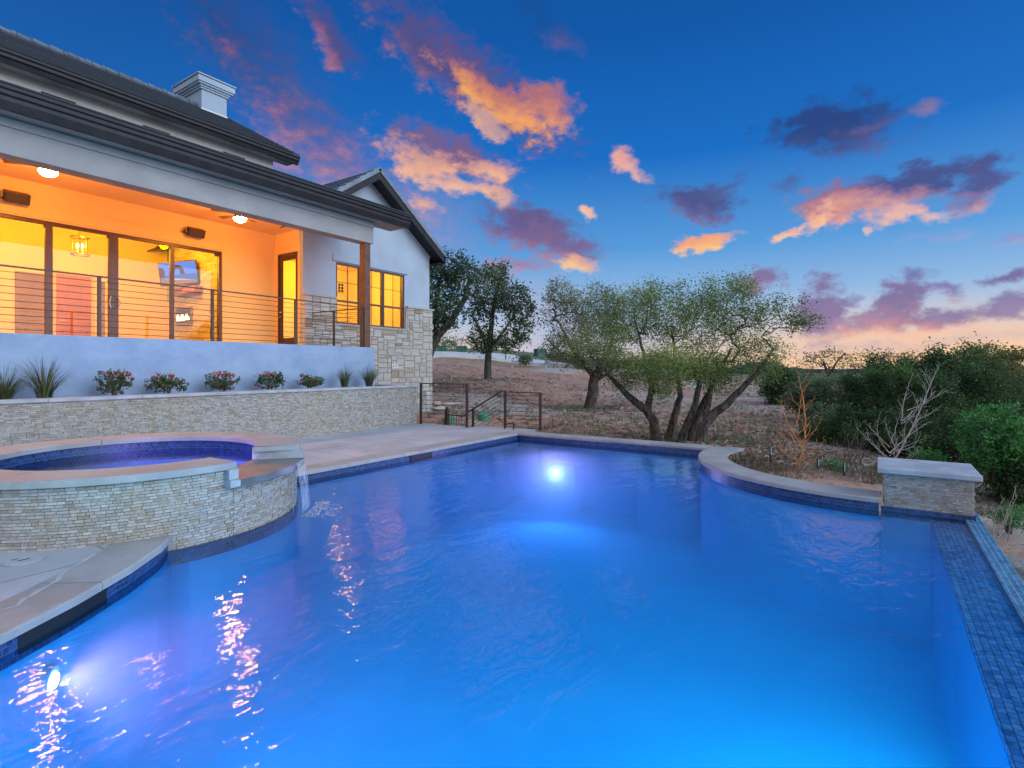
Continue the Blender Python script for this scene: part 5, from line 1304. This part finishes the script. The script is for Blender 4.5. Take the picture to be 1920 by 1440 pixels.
# small staked tree and far shrubs
def shrub(name, label, cat, px, py0, py1, d, wpx, seed, leaf, ls, n, bark='grey_twig', lper=10, spread=None, stems=5, group=None, tip=.006, depth=None, thr=1, step=None, narrow=.5, tb=None):
    b = PD(px, py1, d); h = (py1-py0)/F*d; w_ = wpx/F*d/2; rs = random.Random(seed)
    T = []
    for k in range(stems):
        a = 2*math.pi*k/stems+rs.random(); q = Vector((b.x+math.cos(a)*w_*.35, b.y+math.sin(a)*w_*.35, b.z+h*rs.uniform(.4,.7)))
        T.append(([tuple(b+Vector((math.cos(a),math.sin(a),0))*w_*.08), tuple(b.lerp(q,.5)+Vector((0,0,h*.05))), tuple(q)], .012+.014*h, .008+.004*h))
    E = [((b.x,b.y,b.z+h*.58),(w_,(depth or w_),h*.44),n)]
    for k in range(5):
        a = rs.random()*6.28; r_ = rs.uniform(.35,.75); E.append(((b.x+math.cos(a)*w_*r_, b.y+math.sin(a)*w_*r_, b.z+h*rs.uniform(.35,.8)), (w_*.42,w_*.42,h*.25), n//6))
    if leaf == 'cedar_leaf':                         # ragged spires along the top
        for k in range(5):
            a = rs.random()*6.28; r_ = rs.uniform(.1,.75); E.append(((b.x+math.cos(a)*w_*r_, b.y+math.sin(a)*w_*r_, b.z+h*rs.uniform(.86,1.05)), (w_*.16,w_*.16,h*rs.uniform(.10,.17)), n//9))
    st = step or max(.05, w_/7)
    return make_tree(name, label, cat, b, T, E, seed, bark, leaf, ls, lper, spread or w_*.06, step=st, jit=.3, tip=tip, thr=thr, minr=tip, group=group, narrow=narrow, crown_name='foliage', tintbias=(lambda c: tb*(c[:,2]-b.z)/h-.1) if tb else None)
# cedar masses on the right: each bush its own thing
G1 = 'cedars and brush beyond the infinity edge'
CED = [  # px, top, bottom, d, width, kind, label
 (1470,700,775,27,82,'cedar_leaf','small dark spiky cedar at the left end of the brush, beyond the amber sapling'),
 (1518,705,790,21,80,'shrub_leaf','grey-green bush just right of the small dark cedar'),
 (1575,700,800,20,110,'shrub_leaf','grey-green bush between the amber sapling and the dark cedars'),
 (1545,760,860,14,90,'shrub_leaf','low grey-green brush right behind the amber sapling'),
 (1640,705,830,18,130,'cedar_leaf','dark green cedar behind the pale bare sapling, left of centre in the thicket'),
 (1690,690,840,19,120,'cedar_leaf','mid green cedar rising behind the tip of the pale bare sapling'),
 (1780,660,850,19,170,'cedar_leaf','tallest dark cedar with a broad crown against the sunset'),
 (1735,710,850,16,130,'cedar_leaf','dark cedar below and left of the tallest cedar'),
 (1865,705,860,16,150,'cedar_leaf','dark rounded cedar at the right edge behind the bright green shrub'),
 (1600,780,880,13,110,'cedar_leaf','low dark brush left of the pale bare sapling'),
 (1705,790,880,12,130,'cedar_leaf','low dark brush directly behind the stone pier'),
 (1810,800,930,11.5,150,'cedar_leaf','shaded dark cedar low behind the right end of the pier'),
 (1925,860,990,9.5,120,'cedar_leaf','dark green bush cut by the right edge below the bright shrub'),
 (1925,690,850,20,100,'yellow_leaf','yellow-green bush cut by the right edge above the dark cedars'),
]
for k, (px, t0, t1, d, wd, lf, lab) in enumerate(CED):
    ls = .028*(d/14)**.8; 
    shrub('cedar_bush' if lf == 'cedar_leaf' else 'brush', lab, 'bush', px, t0, t1, d, wd, 100+k, lf, ls*1.25, int(170*wd/110), 'cedar_bark', lper=22, spread=(wd/F*d/2)*.10, group=G1, tip=.006)
shrub('bright_shrub', 'bright green leafy shrub standing in front of the dark cedars at the right', 'shrub', 1862, 752, 905, 9.8, 128, 201, 'bright_leaf', .035, 150, 'cedar_bark', lper=14, spread=.05, group=G1, narrow=.55)
shrub('yellow_tree', 'pale yellow-green treetop behind the dark cedars near the right edge', 'tree', 1862, 647, 760, 34, 100, 202, 'yellow_leaf', .10, 130, 'oak_bark', lper=12, spread=.2, group=G1)
for k, (px, t0, wd, lab) in enumerate(((1550,652,110,'sparse grey oak on the skyline above the small dark cedar'),(1632,655,100,'crooked sparse oak in the middle of the skyline'),(1692,655,70,'small sparse oak on the skyline left of the tallest cedar'))):
    b = PD(px, 745, 34); T = [([tuple(b), tuple(PD(px+3,705,34)), tuple(PD(px-6,680,34))], .16,.07), ([tuple(PD(px+3,705,34)), tuple(PD(px+22,675,34)), tuple(PD(px+35,662,34))], .08,.03)]
    h_ = wd/F*34/2; E = [(tuple(PD(px-8,t0+22,34)), (h_,h_,.62), 110), (tuple(PD(px+18,t0+14,34)), (h_*.7,h_*.7,.35), 40), (tuple(PD(px,t0+48,34)), (h_*.8,h_,.7), 60)]
    make_tree('oak_tree', lab, 'tree', b, T, E, 300+k, 'oak_bark', 'oak_leaf_dry', .07, 4, .14, step=.32, jit=.3, tip=.010, thr=.03, minr=.010, group=G1)
for k, (px, t0, wd, lab) in enumerate(((1748,668,80,'pale olive tree on the skyline just left of the tallest cedar crown'),(1835,644,95,'tall pale olive tree on the skyline right of the tallest cedar'),(1900,652,90,'pale olive tree on the skyline at the right border'))):
    b = PD(px, 745, 30); T = [([tuple(b), tuple(PD(px+3,705,30)), tuple(PD(px-4,675,30))], .15,.06)]; h_ = wd/F*30/2
    make_tree('oak_tree', lab, 'tree', b, T, [(tuple(PD(px,t0+34,30)),(h_,h_,1.0),150),(tuple(PD(px+14,t0+12,30)),(h_*.6,h_*.6,.38),50),(tuple(PD(px-20,t0+22,30)),(h_*.5,h_*.5,.4),40)], 330+k, 'oak_bark', 'yellow_leaf', .06, 9, .14, step=.3, jit=.3, tip=.009, thr=.03, minr=.009, group=G1)
# far skyline bushes behind the oaks
for k, (px, t0, t1, d, wd) in enumerate(((1395,705,748,55,90),(1450,700,745,60,80),(1330,700,740,60,110),(1240,695,735,62,90),(1160,690,722,62,60),(1700,690,735,60,160),(1560,700,745,50,120))):
    shrub('far_bush', ('dull green bush far beyond the oaks, ' + ['below the right side of the live oak crown','left of the small dark cedar','seen under the middle of the live oak crown','seen between the live oak stems','right of the sparse oak trunk','behind the dark cedars','behind the grey-green brush'][k]), 'bush', px, t0, t1, d, wd, 400+k, 'shrub_leaf', .13, 70, lper=9, spread=.28, group='far bushes beyond the oaks', tip=.012)
rl = random.Random(5)
proto = shrub('far_tree', 'small round tree in the far tree line on the horizon behind the oaks', 'tree', 1010, 672, 700, 75, 60, 900, 'shrub_leaf', .17, 120, lper=12, spread=.35, group='far tree line on the horizon', tip=.015)
for k in range(17):
    px = 1050+k*27+rl.uniform(-10,10); d = rl.uniform(62,100); b = PD(px, 0, d); b.z = ground(b.x,b.y)-.2
    c = copy_tree(proto); c.location = b; s_ = rl.uniform(.5,1.0)*d/80; c.scale = (s_*1.5,s_*1.5,s_*rl.uniform(.6,1.0)); c.rotation_euler.z = rl.random()*6.28
# --- amber-lit sapling, pale sapling (bare)
def bare(name, label, base, tops, subs, seed, bark, r0, r1, tipr, leafm=None, group=None):
    e = empty(name, base, label, 'sapling'); rs = random.Random(seed); mb = MB(); tips = []
    def br(p, q, r, dep, curve=.12):
        p, q = Vector(p), Vector(q); L_ = (q-p).length; n = max(4, int(L_/.05)); o = Vector((rs.gauss(0,1),rs.gauss(0,1),rs.gauss(0,.6)))*L_*curve*.6; pts = []
        for i in range(n+1):
            f = i/n; pts.append(p.lerp(q,f)+o*math.sin(f*math.pi)+Vector((rs.gauss(0,1),rs.gauss(0,1),rs.gauss(0,1)))*.0035)
        mb.tube(pts, [r*(1-.72*i/n) for i in range(n+1)], 6 if r > .006 else 4, cap=False); tips.append(pts[-1])
        if dep > 0:
            for i in range(2, n, 1):
                if rs.random() < .62:
                    d = (pts[i+1]-pts[i-1]).normalized(); s_ = d.cross(Vector((rs.gauss(0,1),rs.gauss(0,1),rs.gauss(0,1)))).normalized()
                    l = L_*rs.uniform(.16,.34)*(1.1-.5*i/n); br(pts[i], pts[i]+(d*.75+s_*.75+Vector((0,0,.25))).normalized()*l, max(tipr, r*(1-.72*i/n)*.5), dep-1, .2)
    for a, b, r in tops: br(a, b, r, subs)
    mb.build('trunk', bark, e, smooth=True, uvs=False)
    if leafm:
        rs2 = np.random.default_rng(seed); cen = np.array([tuple(t) for t in tips])[rs2.random(len(tips)) < .22]; Q = leaves_np(cen, .022, 2, .02, rs2)
        m2 = MB(); m2.quads(Q, rs2.random(len(Q)).tolist()); m2.build('foliage', leafm, e, uvs=False)
    return e
d_ = 9.2; A_ = lambda x, y, dd=0: V3(x, y, d_+dd)
bare('bare_sapling', 'slender leafless sapling with amber light painted on its bark, planted just beyond the curved coping', PD(1490,898,d_),
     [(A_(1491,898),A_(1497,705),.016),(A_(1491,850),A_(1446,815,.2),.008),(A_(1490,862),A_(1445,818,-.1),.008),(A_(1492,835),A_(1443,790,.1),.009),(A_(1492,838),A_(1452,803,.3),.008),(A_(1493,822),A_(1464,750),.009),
      (A_(1493,815),A_(1520,788),.008),(A_(1492,842),A_(1520,800,.2),.008),(A_(1493,800),A_(1503,740,.1),.008),(A_(1494,790),A_(1470,752,-.2),.006),(A_(1491,855),A_(1518,832,.2),.006),(A_(1492,845),A_(1512,835,-.3),.005)], 2, 501, 'amber_lit_bark', .016, .006, .0022, 'red_leaf')
d_ = 10.2
bare('bare_sapling', 'pale grey leafless sapling leaning right in front of the dark cedars behind the pier', PD(1664,885,d_),
     [(A_(1664,885),A_(1755,695),.019),(A_(1690,790),A_(1712,698,.2),.008),(A_(1700,770),A_(1748,727,.1),.008),(A_(1692,790),A_(1777,732,-.1),.009),(A_(1690,795),A_(1730,748,.3),.007),(A_(1668,850),A_(1652,770),.009),(A_(1668,838),A_(1620,790),.009),
      (A_(1666,862),A_(1605,800,.2),.010),(A_(1668,850),A_(1746,790,.1),.010),(A_(1720,815),A_(1715,780),.006),(A_(1668,855),A_(1740,820,.3),.007),(A_(1665,858),A_(1626,815,-.2),.007),(A_(1672,830),A_(1690,770),.007)], 2, 502, 'pale_bark', .018, .006, .003)
d_ = 11.5
for k, (x0, y0, w_, lab) in enumerate(((1770,880,90,'tangle of bare grey twigs low in the brush right of the pale sapling'),(1610,880,70,'tangle of bare grey twigs low in the brush left of the pale sapling'))):
    bare('twig_bush', lab, PD(x0,y0,d_), [(A_(x0+random.uniform(-8,8),y0), A_(x0+random.uniform(-w_,w_)*.8,y0-random.uniform(50,110),random.uniform(-.5,.5)), .006) for _ in range(11)], 1, 510+k, 'grey_twig', .01,.004,.0025)
d_ = 7.6
bare('twig_bush', 'bare pale twigs rising beside the right side of the pier', PD(1875,1020,d_), [(A_(1870+random.uniform(-12,22),1015), A_(1870+random.uniform(-20,40),1015-random.uniform(40,110),random.uniform(-.3,.3)), .007) for _ in range(9)], 1, 530, 'pale_bark', .01,.004,.003)
shrub('low_plant', 'low bright green leafy plant beside the bare twigs near the right edge', 'plant', 1892, 942, 1000, 7.8, 62, 540, 'bright_leaf', .022, 60, lper=8, spread=.03, tip=.0025)
shrub('low_plant', 'low bright green plant peeking above the back of the pier cap', 'plant', 1740, 845, 890, 10.6, 70, 541, 'bright_leaf', .03, 50, lper=8, spread=.04, tip=.003)
shrub('low_plant', 'low green weed clump between the two blue tipped fence posts', 'plant', 1562, 858, 905, 9.4, 50, 542, 'bright_leaf', .022, 40, lper=6, spread=.03, tip=.002)
# dry ground cover by the pool
Q = []; TT = []
rs = np.random.default_rng(77)
for _ in range(7500):
    d = 8.4+rs.exponential(2.4); px = rs.uniform(1370, 1960); a, b = ray(px); x, y = a*d, b*d
    if math.hypot(x-BC.x, y) > 2.25 and x < 10.9 and y > -.1: continue
    if x < 8.7 and y > -1.0: continue
    z = ground(x,y); ph = rs.uniform(0,6.28); h_ = rs.uniform(.02,.15)*(.25+1.3*max(0,.5+mnoise.noise(Vector((x*.9,y*.9,5))))); l = rs.uniform(-.1,.1,2); w_ = rs.uniform(.004,.010)
    c = np.array([x,y,z]); s_ = np.array([math.cos(ph),math.sin(ph),0])*w_
    Q.append([c-s_,c+s_,c+s_*.3+np.array([l[0],l[1],h_]),c-s_*.3+np.array([l[0],l[1],h_])]); TT.append(rs.random())
mb = MB(); mb.quads(np.array(Q), TT); tag(mb.build('dry_grass', 'ground_leaf', uvs=False), 'dry grass and weeds on the ground around the saplings', 'grass', kind='stuff')

rs = np.random.default_rng(91); Q = []; TT = []
for _ in range(620):
    d = 12+rs.exponential(11); a, b = ray(rs.uniform(810, 1460)); x, y = a*d, b*d
    if x < 11.6 or d > 55 or (x < 15.6 and y > 13.2): continue
    z = ground(x,y); g_r = rs.uniform(.04,.14)
    for _k in range(int(rs.integers(7,18))):
        ph = rs.uniform(0,6.28); w_ = rs.uniform(.005,.011)*(1+d/25); o = rs.normal(0,g_r*.6,2); h_ = rs.uniform(.05,.16); l = rs.normal(0,.05,2)
        c = np.array([x+o[0],y+o[1],z-.01]); s_ = np.array([math.cos(ph),math.sin(ph),0])*w_
        Q.append([c-s_,c+s_,c+s_*.2+np.array([l[0],l[1],h_]),c-s_*.2+np.array([l[0],l[1],h_])]); TT.append(rs.random())
mb = MB(); mb.quads(np.array(Q), TT); tag(mb.build('weed_tufts', 'shrub_leaf', uvs=False), 'scattered weed tufts on the bare brown slope', 'weeds', kind='stuff')
mb = MB()
for _ in range(420):
    d = 11.5+rs.exponential(12); a, b = ray(rs.uniform(810, 1500)); x, y = a*d, b*d
    if x < 11.6 or d > 60 or (x < 15.6 and y > 13.2): continue
    z = ground(x,y); r_ = rs.uniform(.02,.07)*(1+d/40); n = 6; tt = rs.random(); top = [Vector((x+r_*.55*math.cos(6.283*k/n+1)*rs.uniform(.6,1.2), y+r_*.55*math.sin(6.283*k/n+1)*rs.uniform(.6,1.2), z+r_*rs.uniform(.45,.75))) for k in range(n)]
    bot = [Vector((x+r_*math.cos(6.283*k/n)*rs.uniform(.8,1.2), y+r_*math.sin(6.283*k/n)*rs.uniform(.8,1.2), z-.03)) for k in range(n)]
    mb.face(top, tt)
    for k in range(n): mb.face([bot[k],bot[(k+1)%n],top[(k+1)%n],top[k]], tt)
tag(mb.build('stones', 'rubble'), 'small pale stones scattered over the bare slope', 'stones', kind='stuff')

# --- planter plants
GP = 'plants in the bed above the planter wall'
def grassclump(px, py, d_y, h, spread, n, seed, label, wid=.010):
    b = PY(px, py, d_y); b.z = PT-.05; e = empty('grass_clump', b, label, 'ornamental grass', GP); rs = random.Random(seed); mb = MB()
    for k in range(n):
        a = rs.random()*6.283; t_ = rs.random()**.6; L_ = h*rs.uniform(.65,1.1)
        u = Vector((math.cos(a),math.sin(a)*.75,0)); p0 = b+u*rs.random()*.09; side = Vector((-u.y,u.x,0)); pv = None; tt = rs.random()
        for i in range(7):
            f = i/6; p = p0+u*spread*t_*f**1.5+Vector((0,0,L_*(f-.42*t_*f**2.4))); p.y = min(p.y, YP-.02); w2 = wid*(1-f)**.7*.5+.0006
            if pv: mb.face([pv[0],pv[1],p+side*w2,p-side*w2], tt)
            pv = (p-side*w2, p+side*w2)
    mb.build('blades', 'grass_blade', e, uvs=False)
grassclump(8,740,10.95,.62,.62,170,1,'large grass clump cut by the left edge at the foot of the pale wall',.013)
grassclump(84,742,10.85,.78,.66,150,2,'large upright grass clump left of the first red tipped shrub',.015)
grassclump(646,724,10.95,.66,.34,200,3,'small grass clump left of the last clump at the right end of the bed',.010)
grassclump(692,722,10.95,.70,.42,220,4,'small grass clump at the right end of the bed by the stone wall',.010)
for k, (px, py, wp, hp, lab) in enumerate(((214,741,62,50,'red tipped shrub nearest the large grass clump, tallest of its row'),(313,737,76,38,'second red tipped shrub from the left, low and wide'),(417,733,66,40,'middle shrub of the row with the reddest leaf tips on its right side'),(506,729,56,32,'fourth red tipped shrub from the left in the row'),(580,727,52,28,'smallest red tipped shrub beside the small grass clumps'))):
    b = PY(px, py, 10.9); d = 10.9/ray(px)[1]; zb = PT-.05
    py_b = 690+(EYE-zb)*F/d
    shrub('red_tipped_shrub', lab, 'shrub', px, py-hp+2, py_b, d, wp, 600+k, 'red_leaf', .028, 60, lper=9, spread=.02, group=GP, tip=.0025, step=.05, narrow=.42, tb=.42)

# ================================================================== SMALL THINGS ON THE SLOPE
def tpost(px, py0, py1, d, label):
    a, b = PD(px,py0,d), PD(px,py1+14,d); e = empty('fence_post', b, label, 'fence post', 'steel fence posts near the curved coping')
    mb = MB(); mb.box((b.x-.018,b.y-.003,b.z),(b.x+.018,b.y+.003,a.z)); mb.box((b.x-.003,b.y+.003,b.z),(b.x+.003,b.y+.028,a.z))
    for k in range(6): z = a.z-.06-k*.06; mb.box((b.x-.008,b.y-.009,z),(b.x+.008,b.y-.003,z+.012))
    mb.build('post', 'post_green', e); mb = MB(); mb.box((b.x-.0195,b.y-.0045,a.z-.13),(b.x+.0195,b.y+.0045,a.z+.003)); mb.build('tip', 'post_tip', e)
tpost(1446,839,876,9.8,'steel fence post left of the amber sapling'); tpost(1535,860,893,9.3,'steel fence post with blue tip right of the amber sapling'); tpost(1584,869,900,8.9,'steel fence post with blue tip nearest the pier')
def toilet():
    b = PD(1013,683,62); s_ = 1.15*1.0; h = 29/F*62; e = empty('portable_toilet', b, 'dark green portable toilet standing on the far slope beside the road', 'portable toilet')
    r_ = Vector((S34,-C34,0)); r2 = Vector((r_.x*.94+C34*.34, r_.y*.94+S34*.34, 0)).normalized(); f = Vector((-r2.y,r2.x,0)); hw = 9.5/F*62
    mb = MB(); c = b+Vector((0,0,h*.48)); mb.obox(c, r2*hw, f*hw, Vector((0,0,h*.44))); mb.build('cabin', 'green_plastic', e)
    mb = MB(); mb.obox(b+Vector((0,0,h*.945)), r2*hw*1.06, f*hw*1.06, Vector((0,0,h*.025))); mb.obox(b+Vector((0,0,h*.985)), r2*hw*.9, f*hw*.9, Vector((0,0,h*.02))); mb.build('roof', 'green_plastic', e)
    mb = MB(); mb.obox(b+Vector((0,0,h*.45))-f*(hw+.015), r2*hw*.72, f*.015, Vector((0,0,h*.38))); dr = mb.build('door', 'green_metal', e)
    mb = MB(); mb.obox(b+Vector((0,0,h*.80))-f*(hw+.035), r2*hw*.5, f*.005, Vector((0,0,h*.03))); mb.build('vent', 'black_plastic', dr)
    mb = MB(); mb.tube([b+r2*hw*.6+f*hw*.6+Vector((0,0,h*.9)), b+r2*hw*.6+f*hw*.6+Vector((0,0,h*1.13))], .05, 8); mb.build('vent_pipe', 'black_plastic', e)
toilet()
def cabinet(px, py0, py1, wpx, d, m, label, rim=False):
    b = PD(px, py1, d); h = (py1-py0)/F*d; w_ = wpx/F*d/2; e = empty('utility_cabinet', b, label, 'utility box', 'utility boxes by the road'); r_ = Vector((S34,-C34,0)); f = Vector((C34,S34,0))
    mb = MB(); mb.obox(b+Vector((0,0,h*.47)), r_*w_, f*w_*.8, Vector((0,0,h*.47))); mb.build('body', m, e, bevel=.03); mb = MB(); mb.obox(b+Vector((0,0,h*.96)), r_*w_*1.05, f*w_*.86, Vector((0,0,h*.04))); mb.build('lid', m, e)
    mb = MB(); mb.obox(b+Vector((0,0,h*.45))-f*w_*.81, r_*w_*.03, f*.01, Vector((0,0,h*.42))); mb.build('door_seam', 'black_plastic', e)
cabinet(866,649,662,19,58,'green_metal','dark green utility box beyond the road behind the slope'); cabinet(829,648,661,18,58,'green_metal','pale edged green utility box nearest the house corner beyond the road')
for px, py, d, lab in ((906,777,17.5,'round green septic lid on the dirt right of the deck railing panel'),(842,784,17.3,'round green septic lid partly hidden behind the deck railing rods')):
    b = PD(px,py,d); mb = MB(); mb.lathe(b, [(.19,-.2),(.19,.0),(.17,.02),(.10,.045),(0,.055)], 28); mb.box(b+Vector((-.02,-.15,.03)), b+Vector((.02,.15,.055))); tag(mb.build('septic_lid', 'lid_green', org=b), lab, 'lid', 'green septic lids on the slope')
def rock(px, py, d, r, sc, m, name, label, seed, cat='boulder', group=None):
    import bmesh
    b = PD(px,py,d); bm = bmesh.new(); bmesh.ops.create_icosphere(bm, subdivisions=4, radius=r)
    for v in bm.verts:
        n = mnoise.noise(v.co*1.7/r*.6+Vector((seed,0,0)))*.35+mnoise.noise(v.co*5/r*.6+Vector((0,seed,0)))*.10; v.co *= 1+n; v.co = Vector((v.co.x*sc[0],v.co.y*sc[1],v.co.z*sc[2]))
    me = bpy.data.meshes.new(name); bm.to_mesh(me); bm.free(); me.materials.append(MATS[m]); me.polygons.foreach_set('use_smooth',[True]*len(me.polygons)); me.attributes.new('tint','FLOAT','FACE')
    o = bpy.data.objects.new(name, me); o.location = b; COL.objects.link(o); return tag(o, label, cat, group)
rock(1893,1062,7.0,.20,(1.2,1,.7),'boulder','boulder','grey boulder just outside the infinity edge near the right border',3.1,group='boulders outside the infinity edge')
rock(1925,1092,6.4,.22,(1.2,1,.7),'boulder','boulder','mossy grey boulder cut by the right border outside the infinity edge',7.7,group='boulders outside the infinity edge')
for k, (px, py, d, r, sc, lab) in enumerate(((822,766,18.6,.20,(1.4,1,.4),'white limestone rock at the house corner, seen through the deck railing'),(846,757,19.2,.22,(1.9,1,.3),'flat white limestone slab right of the corner rock seen through the railing'),(820,757,19.5,.16,(1.3,1,.6),'small limestone chunk tucked against the house corner'))):
    rock(px, py, d, r, sc, 'rubble', 'limestone_rock', lab, 11+k, 'rock', 'limestone rocks by the house corner')
b = PD(844,699,30); mb = MB(); mb.tube([b, PD(844,672,30)], .015, 6); tag(mb.build('survey_stake', 'pale_bark', org=b), 'thin wooden survey stake upright on the brown slope', 'stake')
# leaning young tree with a stake on the far slope
b = PD(1043,683,56); T = [([tuple(b), tuple(PD(1044,672,56)), tuple(PD(1046,666,56))], .10,.06)]
make_tree('young_tree', 'tiny young tree beside the portable toilet on the far slope', 'tree', b, T, [(tuple(PD(1050,667,56)),(.9,.6,.2),14)], 71, 'oak_bark', 'oak_leaf_dry', .12, 5, .15, step=.3, thr=.05, minr=.015)
b = PD(948,674,52); make_tree('young_tree', 'tiny green young tree by the road right of the dark upright tree', 'tree', b, [([tuple(b), tuple(PD(948,660,52))], .05,.03)], [(tuple(PD(948,656,52)),(.45,.45,.5),26)], 72, 'oak_bark', 'oak_leaf', .12, 6, .12, step=.3, thr=.05, minr=.012)
for k, (px, py, w_, lab) in enumerate(((985,679,30,'low scrubby bush on the far slope left of the portable toilet'),(1095,690,30,'dark low bush by the sparse oak on the far slope'))):
    shrub('scrub', lab, 'bush', px, py-10, py+2, 50, w_, 800+k, 'shrub_leaf', .12, 30, lper=8, spread=.2, tip=.012)
# bare hazy bush hill beyond the road at left
shrub('brush', 'bare grey brush on the hill above the utility boxes', 'bush', 862, 618, 662, 75, 90, 820, 'shrub_leaf', .12, 50, lper=1, spread=.3, tip=.02)
shrub('brush', 'dull green brush on the hill right of the dark tree behind the house', 'bush', 830, 632, 665, 85, 60, 821, 'shrub_leaf', .16, 60, lper=8, spread=.4, tip=.02)
# distant hills
mb = MB(); prev = None
for k in range(160):
    a = R(-80+k*1.0)+R(34); r_ = 3000; z = EYE-8+14*(mnoise.noise(Vector((k*.09,0,0))))+8
    p = (r_*math.cos(a), r_*math.sin(a)); q = (p[0]*1.15, p[1]*1.15)
    if prev: mb.face([(prev[0][0],prev[0][1],-140),(p[0],p[1],-140),(p[0],p[1],z),(prev[0][0],prev[0][1],prev[2])]); mb.face([(prev[0][0],prev[0][1],prev[2]),(p[0],p[1],z),(q[0],q[1],z-30),(prev[1][0],prev[1][1],prev[2]-30)])
    prev = (p, q, z)
mat('hill_forest_hazed', fn=speckled((.03,.055,.06), (.05,.08,.09), .01, .05, .1, .1), rough=1)  # forest green shifted bluer to paint in the distance haze
tag(mb.build('hills', 'hill_forest_hazed', smooth=True), kind='structure')
